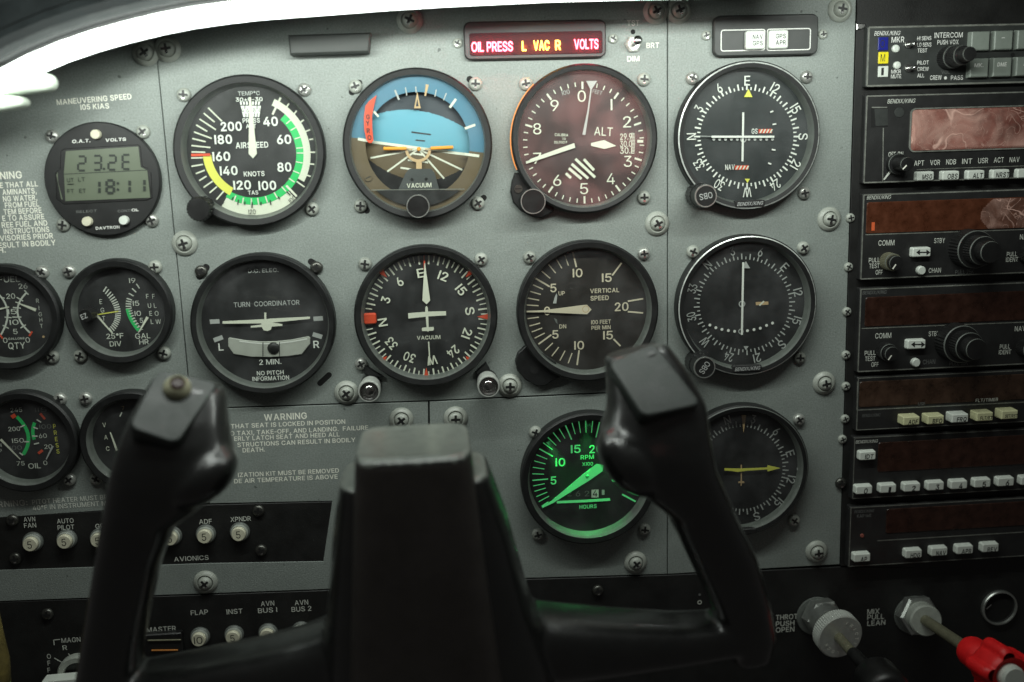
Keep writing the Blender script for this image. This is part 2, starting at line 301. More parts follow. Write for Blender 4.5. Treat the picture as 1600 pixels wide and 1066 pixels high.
# ------------------------------------------------------------------ lettering: outlines of a plain sans serif, 509 units to the capital height
OUTLINES = """A=16,0 201,509 276,509 463,0 395,0 287,302 232,478 245,478 213,371 191,302 85,0;110,142 110,199 370,199 370,142|B=60,0 60,509 241,509 274,507 304,501 329,491 350,477 367,461 381,442 390,421 396,398 398,374 397,353 387,320 368,295 315,267 315,262 331,260 347,254 363,245 378,234 391,220 402,203 411,184 416,161 418,136 416,111 410,88 400,67 386,48 368,31 344,18 317,8 284,2 247,0;125,57 245,57 281,60 309,67 330,80 344,96 353,115 355,137 354,153 350,169 333,197 320,209 306,218 289,225 269,229 248,231 125,231;125,285 238,285 273,290 302,304 314,314 323,326 335,355 336,372 333,393 326,412 313,429 294,442 270,449 240,452 125,452|C=267,-7 225,-3 186,7 150,25 119,49 92,79 70,115 53,157 44,203 40,254 44,305 53,352 70,393 92,429 119,459 150,484 186,501 225,512 267,516 317,511 362,496 383,485 402,471 419,456 435,438 448,418 459,397 467,373 473,348 408,348 404,365 267,456 237,453 209,445 184,432 161,414 141,391 125,364 113,332 106,295 103,254 106,213 113,177 125,145 141,117 161,94 184,76 210,63 237,56 267,53 369,90 404,144 408,160 473,160 467,135 459,112 448,91 435,71 420,53 383,24 363,13 317,-2 293,-6|D=219,0 96,0 96,57 215,57 254,60 288,68 318,81 343,99 363,122 379,149 390,181 397,216 399,255 397,294 390,329 379,361 364,388 344,410 320,428 291,441 258,449 221,452 93,452 93,509 225,509 273,505 315,495 353,478 385,455 412,426 433,391 449,351 458,306 462,255 458,205 449,159 433,119 411,83 384,54 351,31 312,14 268,3;125,509 125,0 60,0 60,509|E=60,0 60,509 372,509 372,452 125,452 125,286 355,286 355,229 125,229 125,57 375,57 375,0|F=60,0 60,509 369,509 369,452 125,452 125,278 346,278 346,221 125,221 125,0|G=269,-7 225,-3 185,7 149,25 118,49 91,79 69,116 53,157 43,203 40,254 43,305 53,352 69,393 91,429 117,459 149,484 184,501 223,512 265,516 291,514 316,510 340,504 363,494 384,483 403,469 421,453 436,436 449,416 460,395 468,373 474,349 408,349 344,436 300,453 265,456 236,453 209,445 183,432 160,414 141,392 125,364 113,332 106,295 103,254 106,213 113,177 125,145 141,117 161,95 184,76 210,63 238,56 269,53 296,55 322,61 345,71 365,85 382,102 396,123 407,147 413,173 415,202 434,199 283,199 283,256 478,256 478,200 475,160 466,124 451,91 431,62 406,38 377,19 344,5 308,-4|H=60,0 60,509 125,509 125,289 392,289 392,509 457,509 457,0 392,0 392,232 125,232 125,0|I=31,0 31,57 118,57 118,452 31,452 31,509 269,509 269,452 183,452 183,57 269,57 269,0|J=185,-7 143,-2 106,11 75,33 52,63 38,100 33,145 33,173 98,173 98,145 100,117 108,93 122,74 139,61 160,53 185,50 209,53 230,61 248,74 261,93 269,117 272,145 272,509 336,509 336,145 332,100 318,63 294,33 263,11 227,-2|K=104,145 104,216 212,344 364,509 448,509 231,276 228,276;60,0 60,509 125,509 125,334 124,225 125,193 125,0;372,0 188,259 228,309 449,0|L=60,0 60,509 125,509 125,57 361,57 361,0|M=60,0 60,509 152,509 322,49 307,49 476,509 568,509 568,0 504,0 507,457 513,457 456,291 342,0 286,0 170,291 112,457 119,457 122,0|N=60,0 60,509 136,509 343,183 414,55 405,54 399,509 463,509 463,0 387,0 202,290 108,452 119,454 125,0|O=267,-7 225,-3 186,7 150,25 119,49 92,79 70,115 53,157 44,203 40,254 44,305 53,352 70,393 92,429 119,459 150,484 186,501 225,512 267,516 309,512 348,501 384,484 415,459 442,429 464,393 480,352 490,305 493,254 490,203 480,157 464,115 442,79 415,49 384,25 348,7 309,-3;267,53 296,55 324,63 349,76 372,94 392,116 408,144 420,176 428,213 430,254 428,295 420,332 408,365 392,392 372,415 349,433 324,446 296,453 267,456 237,453 210,445 184,433 161,415 142,392 125,364 113,332 106,295 103,254 106,213 113,176 125,144 142,117 161,94 184,76 210,63 237,55|P=60,0 60,509 235,509 272,506 305,499 332,487 356,471 375,452 390,430 400,404 407,377 409,348 407,318 400,291 390,265 375,243 356,223 332,207 305,195 272,188 235,186 109,186 109,242 233,242 257,244 279,248 297,256 312,266 324,279 333,294 339,310 343,328 343,367 333,402 324,416 312,428 297,439 279,446 257,451 232,452 125,452 125,0|Q=245,159 313,159 468,-48 401,-48 346,27 331,46;267,-7 225,-3 186,7 150,25 119,49 92,79 70,115 53,157 44,203 40,254 44,305 53,352 70,393 92,429 119,459 150,484 186,501 225,512 267,516 309,512 348,501 384,484 415,459 442,429 464,393 480,352 490,305 493,254 490,203 480,157 464,115 442,79 415,49 384,25 348,7 309,-3;267,53 296,55 324,63 349,76 372,94 392,116 408,144 420,176 428,213 430,254 428,295 420,332 408,365 392,392 372,415 349,433 324,446 296,453 267,456 237,453 210,445 184,433 161,415 142,392 125,364 113,332 106,295 103,254 106,213 113,176 125,144 142,117 161,94 184,76 210,63 237,55|R=60,0 60,509 236,509 273,506 305,500 333,489 356,473 376,455 390,433 401,408 407,381 409,352 407,323 401,296 390,271 376,250 356,232 333,217 305,206 273,200 236,198 96,198 96,255 234,255 258,256 280,260 298,267 313,276 325,287 334,300 344,333 344,371 340,389 334,405 325,419 313,430 298,440 258,451 233,452 125,452 125,0;353,0 230,229 303,229 428,0|S=224,-9 188,-7 156,-1 128,9 102,23 81,40 64,60 51,83 42,109 38,137 104,137 108,118 114,102 123,88 150,66 185,53 204,50 224,49 246,50 267,54 286,60 303,69 317,79 329,92 338,106 344,122 346,139 340,168 296,205 184,239 145,253 112,269 86,289 67,313 56,341 52,372 54,400 62,425 75,448 92,468 113,484 138,498 165,508 195,514 227,516 259,514 289,508 316,498 340,484 360,468 377,449 390,427 398,403 401,378 337,378 332,402 320,421 302,437 280,449 254,456 225,459 185,454 167,448 152,440 139,430 121,405 115,376 117,359 122,345 359,238 395,198 402,180 407,161 408,139 406,112 399,87 386,64 370,43 349,25 323,11 294,0 261,-7|T=32,452 32,509 417,509 417,452 257,452 257,0 193,0 193,452|U=259,-8 220,-6 186,2 154,15 126,33 103,55 85,80 71,108 63,140 60,173 60,509 124,509 124,178 126,155 132,133 141,113 153,95 169,80 187,68 208,59 232,53 259,52 285,53 309,59 331,68 349,80 364,95 377,113 385,133 391,155 393,178 393,509 457,509 457,173 454,140 446,108 433,80 414,55 391,33 363,15 332,2 297,-6|V=204,0 16,509 84,509 192,206 248,31 235,31 257,107 290,206 395,509 463,509 278,0|W=155,0 16,509 82,509 163,196 197,40 189,40 224,196 306,509 380,509 462,196 497,40 488,40 523,196 603,509 670,509 530,0 455,0 351,391 336,475 350,475 318,323 230,0|X=18,0 217,284 217,236 29,509 104,509 178,400 243,292 232,292 374,509 446,509 259,239 259,287 456,0 382,0 230,231 244,231 182,129 91,0|Y=203,0 203,208 16,509 91,509 192,344 250,230 224,230 280,344 381,509 455,509 268,208 268,0|Z=42,0 42,46 273,385 341,476 348,454 40,452 40,509 397,509 397,462 169,129 97,33 90,54 399,57 399,0|0=227,-7 191,-3 158,7 130,24 105,48 85,77 69,113 57,155 50,202 48,254 50,306 57,353 69,395 85,431 106,461 130,484 159,502 191,512 227,516 262,512 295,502 323,484 348,461 368,431 384,395 396,353 403,306 405,254 403,202 396,155 384,113 368,77 348,48 323,24 295,7 263,-3;227,50 250,52 271,60 290,74 306,92 320,116 330,144 338,176 342,213 344,254 342,295 338,332 330,365 320,393 306,416 290,435 271,449 250,457 227,460 203,457 182,449 163,435 147,416 134,393 123,365 115,332 111,295 109,254 111,213 115,176 123,144 134,116 147,92 163,74 182,60 203,52|1=76,0 76,55 391,55 391,0;276,509 276,0 212,0 212,448 209,448 86,358 86,427 198,509|2=64,0 64,47 234,229 319,389 315,405 308,419 287,441 258,455 224,460 205,458 188,454 172,447 159,438 148,427 132,398 128,381 127,362 66,362 68,391 75,418 86,442 102,464 121,482 143,496 168,507 196,513 225,516 254,513 281,507 306,497 328,482 346,465 361,445 372,423 379,398 381,372 377,336 363,299 317,235 267,180 153,60 153,57 389,57 389,0|3=218,-7 188,-5 159,1 133,10 108,22 88,38 70,57 57,79 48,104 44,132 109,132 112,115 118,100 126,87 150,66 165,59 239,51 258,55 291,69 304,80 315,93 323,108 328,125 328,163 316,196 306,211 292,223 275,234 254,241 229,246 201,248 157,248 157,299 288,448 288,452 70,452 70,509 372,509 372,461 211,278 211,289 247,290 279,286 308,276 333,262 354,244 371,222 383,198 391,173 393,145 390,116 383,90 370,66 354,45 333,27 309,12 281,2 251,-5|4=40,105 40,158 247,509 311,509 109,166 109,163 413,163 413,105;282,0 282,318 343,318 343,0|5=221,-7 192,-5 165,1 140,11 118,25 99,41 83,60 71,82 63,105 60,130 122,130 138,89 173,60 188,54 241,51 259,56 276,64 291,75 304,89 314,104 322,122 326,141 328,162 326,183 321,203 314,221 303,237 290,251 275,262 257,270 238,275 218,277 128,246 67,253 96,509 366,509 366,452 151,452 134,301 148,311 194,330 229,334 252,332 274,328 294,321 313,311 330,299 345,285 358,269 370,251 379,231 386,210 390,187 391,163 388,132 381,102 369,76 352,52 332,32 309,15 282,3 253,-4|6=226,-7 196,-4 168,3 142,15 119,31 100,51 84,74 73,101 66,130 64,162 65,187 71,212 80,239 93,268 112,302 137,340 252,509 322,509 151,261 145,261 235,314 265,312 291,305 316,295 337,280 355,262 370,240 380,215 387,187 389,157 387,127 379,98 368,73 352,50 333,30 310,14 284,3 257,-4;226,48 245,50 263,55 279,63 293,73 314,101 322,119 326,137 327,157 326,178 322,196 314,213 293,241 279,251 263,259 245,264 207,264 174,252 148,229 138,214 131,197 126,179 125,158 126,138 131,119 138,102 148,86 160,73 174,63 190,55 207,50|7=97,0 323,448 323,452 62,452 62,509 391,509 391,449 165,0|8=226,-7 193,-5 163,1 136,11 111,25 91,42 74,62 62,84 54,109 52,135 53,156 58,176 65,195 75,212 87,228 101,241 117,252 134,260 153,267 129,276 109,289 93,308 80,330 73,354 70,380 73,405 79,429 90,450 106,469 124,485 146,498 170,508 197,514 226,516 255,514 282,508 306,498 328,485 346,469 361,450 373,429 379,405 382,380 379,354 372,330 359,308 343,289 323,276 300,267 319,260 335,252 351,241 365,228 377,212 387,195 395,176 399,156 401,135 398,109 391,84 378,62 362,42 341,25 317,11 289,1 259,-5;226,49 248,50 267,54 285,60 313,79 323,91 331,106 335,121 337,139 335,157 330,173 322,189 312,202 283,223 265,230 247,234 226,235 206,234 187,230 169,223 140,202 130,189 122,173 117,157 115,139 117,121 121,106 129,91 139,79 167,60 185,54 205,50;260,294 287,308 298,318 307,330 314,344 318,359 318,392 308,420 299,432 288,442 244,459 208,459 164,442 153,432 138,407 134,392 134,359 138,344 145,330 154,318 165,308 178,300 193,294|9=226,516 256,513 285,506 310,494 333,478 352,458 368,434 380,408 387,378 389,347 387,322 382,296 373,270 359,240 340,207 315,168 200,0 130,0 301,248 307,248 232,195 188,197 161,203 137,214 116,229 98,247 83,269 72,294 66,321 64,352 66,382 73,411 85,436 101,459 120,479 143,494 168,506 196,513;207,459 190,454 174,446 148,423 138,407 131,390 127,372 125,352 127,331 131,313 138,295 148,280 174,257 207,245 226,243 263,249 279,257 293,267 305,280 322,312 326,330 327,350 326,371 322,390 305,422 293,435 279,446 263,454 245,459|.=55,18 55,64 95,87 118,81 140,53 140,29 118,1|,=38,-119 68,71 137,71 84,-119|:=55,18 55,64 95,87 118,81 140,53 140,29 118,1;83,272 63,284 55,339 63,349 95,362 128,349 140,328 140,304 128,284 107,272|-=337,244 337,188 114,188 114,244|+=198,34 198,364 255,364 255,34;61,172 61,226 391,226 391,172|/=235,533 71,-76 14,-76 178,533|°=158,283 138,285 119,290 101,298 84,310 70,324 59,340 50,358 45,377 43,397 45,418 50,437 59,455 70,472 84,486 101,497 119,506 138,511 158,513 179,511 198,506 216,497 232,486 246,472 257,455 266,437 271,418 273,397 271,377 266,358 257,340 246,324 232,310 216,298 198,290 179,285;"""
_O = {}
for it in OUTLINES.split('|'):
    _O[it[0]] = [[tuple(int(q) for q in p.split(',')) for p in l.split()] for l in it[2:].split(';') if len(l.split()) > 2]
_O['1'] = _O['I'] = [[(0, 0), (0, 509), (68, 509), (68, 0)]]
_G = {}
def _wind(p, loop):
    n = 0
    for k in range(len(loop)):
        a, b = loop[k - 1], loop[k]
        c = (b[0] - a[0]) * (p[1] - a[1]) - (p[0] - a[0]) * (b[1] - a[1])
        if a[1] <= p[1] < b[1] and c > 0: n += 1
        elif b[1] <= p[1] < a[1] and c < 0: n -= 1
    return n
def glyph(ch, bold):
    k = (ch, bold)
    if k in _G:
        return _G[k]
    out = []
    for L in _O[ch]:
        P2 = []
        for i in range(len(L)):
            a, b, c = Vector(L[i - 1]), Vector(L[i]), Vector(L[(i + 1) % len(L)])
            n1 = Vector((-(b - a).y, (b - a).x)).normalized(); n2 = Vector((-(c - b).y, (c - b).x)).normalized()
            m = n1 + n2
            m = m.normalized() if m.length > 1e-6 else n1
            q = b / 509.0 + m * (bold * 1.15 / max(0.5, m.dot(n1)))
            P2.append((q.x, q.y))
        out.append(P2)
    pts = []; ed = []
    for L in out:
        o = len(pts); pts += [Vector(p) for p in L]; ed += [(o + i, o + (i + 1) % len(L)) for i in range(len(L))]
    v2, _e, f2 = delaunay_2d_cdt(pts, ed, [], 0, 1e-5)[:3]
    vs = [(v.x, v.y) for v in v2]; fs = []
    for f in f2:
        c = (sum(vs[i][0] for i in f) / len(f), sum(vs[i][1] for i in f) / len(f))
        if sum(_wind(c, L) for L in out) != 0: fs.append(tuple(f))
    used = [vs[i] for f in fs for i in f]
    _G[k] = (vs, fs, min(v[0] for v in used), max(v[0] for v in used))
    return _G[k]
def cap_h(): return 1.0

# ------------------------------------------------------------------ mesh builder; local axes: a right, b up, h out of the panel
class MB:
    def __init__(s):
        s.v = []; s.f = []; s.mi = []; s.sm = []; s.mats = []; s.lay = 0.0
    def m(s, mat):
        if mat not in s.mats: s.mats.append(mat)
        return s.mats.index(mat)
    def add(s, vs, fs, mat, smooth=False):
        o = len(s.v); k = s.m(mat)
        s.v += [(a, -h, b) for a, b, h in vs]
        for f in fs:
            s.f.append(tuple(i + o for i in f)); s.mi.append(k); s.sm.append(smooth)
    def nl(s):
        s.lay += 0.000012
        return s.lay
    def poly(s, pts, h, mat):
        s.add([(a, b, h) for a, b in pts], [tuple(range(len(pts)))], mat)
    def loft(s, rings, mat, cap0=False, cap1=True, smooth=False, share=False, closed=True):
        """rings of equal length, outward side when rings run from the panel outwards and turn counter-clockwise"""
        n = len(rings[0]); rng = n if closed else n - 1
        if share:
            vs = [p for r in rings for p in r]; fs = []
            for j in range(len(rings) - 1):
                for i in range(rng):
                    fs.append((j * n + i, j * n + (i + 1) % n, (j + 1) * n + (i + 1) % n, (j + 1) * n + i))
            if cap0: fs.append(tuple(reversed(range(n))))
            if cap1: fs.append(tuple((len(rings) - 1) * n + i for i in range(n)))
            s.add(vs, fs, mat, smooth)
        else:
            for j in range(len(rings) - 1):
                vs = list(rings[j]) + list(rings[j + 1])
                s.add(vs, [(i, (i + 1) % n, n + (i + 1) % n, n + i) for i in range(rng)], mat, smooth)
            if cap0: s.add(rings[0], [tuple(reversed(range(n)))], mat)
            if cap1: s.add(rings[-1], [tuple(range(n))], mat)
    def lathe(s, prof, c, mat, n=64, cap0=False, cap1=True, share=False, ridge=None):
        """prof = [(r, h)]; c = (a, b)"""
        def ring(r, h):
            out = []
            for i in range(n):
                t = 2 * math.pi * i / n
                rr = r
                if ridge: rr = r - (ridge if i % 2 else 0)
                out.append((c[0] + rr * math.cos(t), c[1] + rr * math.sin(t), h))
            return out
        s.loft([ring(r, h) for r, h in prof], mat, cap0, cap1, smooth=not ridge, share=share)
    def axis(s, p0, p1, prof, mat, n=32, cap0=True, cap1=True, share=False, ridge=0.0, sides=None):
        """turned shape along p0->p1 in local (a, b, h); prof = [(t, r)], t in 0..1 along the axis"""
        p0 = Vector(p0); p1 = Vector(p1); d = p1 - p0; u = d.normalized()
        e = u.cross(Vector((0, 1, 0.01))); e.normalize(); f = u.cross(e)
        nn = sides or n
        rings = []
        for t, r in prof:
            q = p0 + d * t
            rings.append([tuple(q + (e * math.cos(2 * math.pi * i / nn) + f * math.sin(2 * math.pi * i / nn)) * (r - (ridge if i % 2 else 0))) for i in range(nn)])
        s.loft(rings, mat, cap0, cap1, smooth=(sides is None and not ridge), share=share)
    def tube(s, pts, r, mat, n=12, caps=True):
        pts = [Vector(p) for p in pts]; rings = []
        for i, p in enumerate(pts):
            d = (pts[min(i + 1, len(pts) - 1)] - pts[max(i - 1, 0)]).normalized()
            e = d.cross(Vector((0, 0, 1))) if abs(d.z) < 0.9 else d.cross(Vector((1, 0, 0)))
            e.normalize(); f = d.cross(e)
            rr = r[i] if isinstance(r, (list, tuple)) else r
            rings.append([tuple(p + (e * math.cos(2 * math.pi * k / n) + f * math.sin(2 * math.pi * k / n)) * rr) for k in range(n)])
        s.loft(rings, mat, caps, caps, smooth=True, share=True)
    def rrect(s, c, w, h, r, n=4, rot=0.0):
        out = []
        for sx, sy, a0 in ((1, 1, 0), (-1, 1, 90), (-1, -1, 180), (1, -1, 270)):
            for i in range(n + 1):
                t = math.radians(a0 + 90.0 * i / n)
                out.append((sx * (w / 2 - r) + r * math.cos(t), sy * (h / 2 - r) + r * math.sin(t)))
        cr, sr = math.cos(rot), math.sin(rot)
        return [(c[0] + x * cr - y * sr, c[1] + x * sr + y * cr) for x, y in out]
    def slab(s, c, w, h, r, h0, h1, mat, bev=0.0003, rot=0.0, taper=0.0, top=None, n=4):
        """rounded block from h0 to h1 with a bevelled front edge"""
        R0 = s.rrect(c, w, h, r, n, rot)
        R1 = s.rrect(c, w - taper, h - taper, max(r - taper / 2, 1e-5), n, rot)
        R2 = s.rrect(c, w - taper - 2 * bev, h - taper - 2 * bev, max(r - taper / 2 - bev, 1e-5), n, rot)
        s.loft([[(a, b, h0) for a, b in R0], [(a, b, h1 - bev) for a, b in R1], [(a, b, h1) for a, b in R2]], mat, True, False)
        s.poly(R2, h1, top or mat)
    def prism(s, pts, h0, h1, mat, bev=0.0):
        ar = sum(pts[i][0] * pts[(i + 1) % len(pts)][1] - pts[(i + 1) % len(pts)][0] * pts[i][1] for i in range(len(pts)))
        if ar < 0: pts = list(reversed(pts))
        rings = [[(a, b, h0) for a, b in pts]]
        if bev:
            n = len(pts); ins = []
            for i in range(n):
                p, q, r_ = Vector(pts[i - 1]), Vector(pts[i]), Vector(pts[(i + 1) % n])
                d1 = (q - p).normalized(); d2 = (r_ - q).normalized()
                n1 = Vector((-d1.y, d1.x)); n2 = Vector((-d2.y, d2.x)); mm = n1 + n2
                if mm.length < 1e-6: mm = n1.copy()
                mm.normalize(); ins.append(tuple(q + mm * (bev / max(0.4, mm.dot(n1)))))
            rings += [[(a, b, h1 - bev) for a, b in pts], [(a, b, h1) for a, b in ins]]
        else:
            rings.append([(a, b, h1) for a, b in pts])
        s.loft(rings, mat, True, True)
    def line(s, p, q, w, h, mat, w2=None):
        d = Vector(q) - Vector(p)
        if d.length < 1e-9: return
        n = Vector((-d.y, d.x)).normalized(); w2 = w if w2 is None else w2
        p = Vector(p); q = Vector(q)
        s.poly([tuple(p - n * w / 2), tuple(q - n * w2 / 2), tuple(q + n * w2 / 2), tuple(p + n * w / 2)], h, mat)
    def arc(s, c, r0, r1, a0, a1, h, mat, n=None):
        """flat band, angles clockwise from the top in degrees"""
        n = n or max(4, int(abs(a1 - a0) / 4)); vs = []; fs = []
        for i in range(n + 1):
            t = math.radians(a0 + (a1 - a0) * i / n)
            vs += [(c[0] + r0 * math.sin(t), c[1] + r0 * math.cos(t), h), (c[0] + r1 * math.sin(t), c[1] + r1 * math.cos(t), h)]
        for i in range(n):
            f = (2 * i, 2 * i + 2, 2 * i + 3, 2 * i + 1)
            fs.append(f if a1 > a0 else tuple(reversed(f)))
        s.add(vs, fs, mat)
    def text(s, txt, c, cap, h, mat, width=None, rot=0.0, bold=0.02, al='c', slant=0.0, gap=0.12, xs=0.86):
        items = []; x = 0.0; gap = gap * 1.35
        for ch in txt:
            if ch == ' ': x += 0.40; continue
            vs, fs, x0, x1 = glyph(ch, bold)
            items.append((vs, fs, x - x0)); x += (x1 - x0) + gap
        total = x - gap
        sy = cap / cap_h()
        sx = (width / total) if width else sy * xs
        off = {'c': -total * sx / 2, 'l': 0.0, 'r': -total * sx}[al]
        cr, sr = math.cos(math.radians(rot)), math.sin(math.radians(rot))
        ys = cap / 2
        for vs, fs, dx in items:
            out = []
            for vx, vy in vs:
                X = off + (vx + dx) * sx; Y = vy * sy - ys
                X += slant * (Y + ys)
                out.append((c[0] + X * cr - Y * sr, c[1] + X * sr + Y * cr, h))
            s.add(out, fs, mat)
    def mesh(s, name):
        me = bpy.data.meshes.new(name)
        me.from_pydata(s.v, [], s.f)
        for m in s.mats: me.materials.append(m)
        me.polygons.foreach_set('material_index', s.mi)
        me.polygons.foreach_set('use_smooth', s.sm)
        me.update()
        return me

# ------------------------------------------------------------------ things
class Thing:
    def __init__(s, name, label, cat, px, py, crop=(0, 0, 1.0), group=None):
        s.x0, s.z0 = P(px, py, 0)
        s.ox, s.oy, s.s = crop
        o = bpy.data.objects.new(name, None)
        o.empty_display_size = 0.01
        COL.objects.link(o); o.location = (s.x0, 0, s.z0)
        o['label'] = label; o['category'] = cat
        if group: o['group'] = group
        s.o = o
    def px(s, x, y): return s.ox + x * s.s, s.oy + y * s.s
    def L(s, x, y, h):                                   # crop coordinate -> local (a, b)
        a, b = P(*s.px(x, y), h)
        return a - s.x0, b - s.z0
    def V(s, x, y, h):
        a, b = s.L(x, y, h)
        return a, b, h
    def k(s, x, y, h):                                   # metres per crop pixel
        u = s.L(x - 2, y, h); v = s.L(x + 2, y, h)
        return math.hypot(u[0] - v[0], u[1] - v[1]) / 4
    def part(s, mb, name, parent=None, label=None):
        me = mb.mesh(name) if isinstance(mb, MB) else mb
        o = bpy.data.objects.new(name, me); COL.objects.link(o)
        o.parent = parent or s.o
        if label: o['label'] = label
        return o
    def ln(s, mb, x0, y0, x1, y1, wd, mat, h, w2=None):
        k = s.k((x0 + x1) / 2, (y0 + y1) / 2, h)
        mb.line(s.L(x0, y0, h), s.L(x1, y1, h), wd * k, h + mb.nl(), mat, None if w2 is None else w2 * k)
    def pg(s, mb, pts, mat, h):
        q = [s.L(x, y, h) for x, y in pts]
        ar = sum(q[i][0] * q[(i + 1) % len(q)][1] - q[(i + 1) % len(q)][0] * q[i][1] for i in range(len(q)))
        if ar < 0: q.reverse()
        mb.poly(q, h + mb.nl(), mat)
    def tx(s, mb, txt, x, y, cap, mat, h, w=None, rot=0.0, bold=0.02, al='c', slant=0.0, gap=0.12, xs=0.86):
        k = s.k(x, y, h)
        mb.text(txt, s.L(x, y, h), cap * k, h + mb.nl(), mat, None if w is None else w * k, rot, bold, al, slant, gap, xs)
    def arc(s, mb, x, y, r0, r1, a0, a1, mat, h):
        k = s.k(x, y, h)
        mb.arc(s.L(x, y, h), r0 * k, r1 * k, a0, a1, h + mb.nl(), mat)
    def disc(s, mb, x, y, r, mat, h, n=28):
        k = s.k(x, y, h); c = s.L(x, y, h); hh = h + mb.nl()
        mb.poly([(c[0] + r * k * math.cos(2 * math.pi * i / n), c[1] + r * k * math.sin(2 * math.pi * i / n)) for i in range(n)], hh, mat)
    def ring(s, mb, x, y, r, wd, mat, h):
        s.arc(mb, x, y, r - wd, r, 0, 360, mat, h)

# screws: one mesh per kind, shared
def screw_mesh(R, hgt, mat, name):
    mb = MB()
    mb.lathe([(R, 0), (R, hgt * 0.35), (R * 0.93, hgt * 0.62), (R * 0.78, hgt * 0.85), (R * 0.58, hgt * 0.97), (R * 0.40, hgt)], (0, 0), mat, n=28, share=True)
    q = R * 0.64; t = R * 0.17; u = R * 0.27
    hh = hgt + 0.00002
    for a in range(4):
        c, s_ = math.cos(a * math.pi / 2), math.sin(a * math.pi / 2)
        pts = [(0, -t), (q, -t * 0.9), (q, t * 0.9), (0, t)]
        mb.add([(x * c - y * s_, x * s_ + y * c, hh + 0.00001 * a - (0.00012 if x > 0 else 0) * 0) for x, y in pts], [(0, 1, 2, 3)], recess)
    mb.poly([(u * math.cos(math.pi / 4 * i + 0.39), u * math.sin(math.pi / 4 * i + 0.39)) for i in range(8)], hh + 0.00006, recess)
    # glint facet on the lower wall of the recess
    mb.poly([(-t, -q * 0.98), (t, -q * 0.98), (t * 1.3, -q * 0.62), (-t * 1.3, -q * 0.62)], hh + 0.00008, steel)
    return mb.mesh(name)
screwq = pm('dirty_screw_grey', (0.25, 0.265, 0.235), 0.45, var=0.4, vscale=420)
screwy = pm('worn_screw_steel', (0.40, 0.41, 0.38), 0.32, metal=0.5, var=0.3, vscale=420)
SCREW = screw_mesh(0.0036, 0.0026, screwp, 'screw')
VARI = [SCREW, SCREW, screw_mesh(0.0036, 0.0024, screwq, 'screw'), screw_mesh(0.0035, 0.0027, screwy, 'screw')]
SCREWD = screw_mesh(0.0034, 0.0022, screwd, 'screw')
SCREWS = screw_mesh(0.0026, 0.0018, screwp, 'screw')
BIG = screw_mesh(0.0041, 0.0042, screwp, 'screw')
def washer_mesh():
    mb = MB(); mb.lathe([(0.0068, 0), (0.0068, 0.0006), (0.0062, 0.0013), (0.0050, 0.0022), (0.0046, 0.0024), (0.0041, 0.0014)], (0, 0), screwp, n=36, cap1=False, share=True)
    return mb.mesh('washer')
WASH = washer_mesh()
def add_screw(t, px, py, me=None, rot=None, washer=False):
    x, z = P(px, py, 0.0025)
    o = bpy.data.objects.new('screw', me if me and me != SCREW else random.choice(VARI)); COL.objects.link(o)
    o.parent = t.o; o.location = (x - t.x0, 0, z - t.z0)
    o.rotation_euler = (0, random.uniform(-0.7, 0.7) if rot is None else rot, 0)
    if washer:
        wo = bpy.data.objects.new('washer', WASH); COL.objects.link(wo); wo.parent = o
    return o

# ================================================================== THE PANEL
panel = Thing('instrument_panel', 'grey painted aircraft instrument panel of joined plates behind all the dials', 'instrument panel', 674.2, 244.3)
def edge(px, py): return panel.L(px, py, 0)
PT = 0.0016
def plate(pts, extra=None, name='panel_plate', label=None, mat=None):
    mb = MB(); mb.prism([edge(*p) for p in pts], -PT, 0.0, mat or paint, bev=0.00025)
    if extra: extra(mb)
    return panel.part(mb, name, label=label)

def left_text(mb):
    h = 0.00003
    panel.tx(mb, 'MANEUVERING SPEED', 147, 155.3, 8.2, letter, h, w=118, rot=3.2, bold=0.030)
    panel.tx(mb, '105 KIAS', 148, 166.6, 8, letter, h, w=45, rot=1.5, bold=0.030)
    for y, xr, s_, c in ((273, 34, 'NING', 11), (287, 59, 'E THAT ALL', 8.3), (298, 57, 'AMINANTS,', 8.3), (308.5, 58, 'NG WATER,', 8.3), (318.5, 61, 'FROM FUEL', 8.3), (328.5, 65, 'TEM BEFORE', 8.3),
                         (338.3, 69, 'E TO ASSURE', 8.3), (348.3, 74, 'REE FUEL AND', 8.3), (358.3, 77, 'INSTRUCTIONS', 8.3), (368.3, 83, 'VISORIES PRIOR', 8.3), (379, 87, 'ESULT IN BODILY', 8.3), (390.5, 9, 'H.', 8.3)):
        panel.tx(mb, s_, xr, y, c, letter, h, al='r', rot=1.0, bold=0.030, w=len(s_) * (8.6 if c > 9 else 5.95))
    panel.tx(mb, 'RNING:', 43, 785, 9.5, letterd, h, al='r', w=46, rot=1.0, bold=0.030)
    panel.tx(mb, 'PITOT HEATER MUST BE', 109, 780.5, 7.6, letterd, h, w=118, rot=1.0, bold=0.026)
    panel.tx(mb, '40°F IN INSTRUMENT M', 109, 790, 7.6, letterd, h, w=116, rot=1.0, bold=0.026)
plate([(-160, -60), (229, -60), (245, 95), (283, 480), (298, 639), (326, 786), (160, 798), (-160, 820)], left_text, label='left grey plate with warning lettering')
plate([(230.5, -60), (1042.3, -60), (1042.3, 609), (670, 626), (299.5, 638.5), (284.3, 480), (246.3, 95)])
def rplate_text(mb):
    h = 0.00003
    panel.tx(mb, 'TST', 989.5, 36, 7.6, letterd, h, w=19)
    panel.tx(mb, 'BRT', 1020, 71, 7.6, letter, h, w=20)
    panel.tx(mb, 'DIM', 989.5, 92, 7.6, letter, h, w=19)
    c = panel.L(989, 50, 0)
    mb.lathe([(0.0013, h)], c, hole, n=16)
mbt = MB(); rplate_text(mbt)
panel.part(mbt, 'switch_lettering')
plate([(1043.7, -60), (1339, -60), (1337, 20), (1325, 420), (1312, 882), (1043.7, 897)])
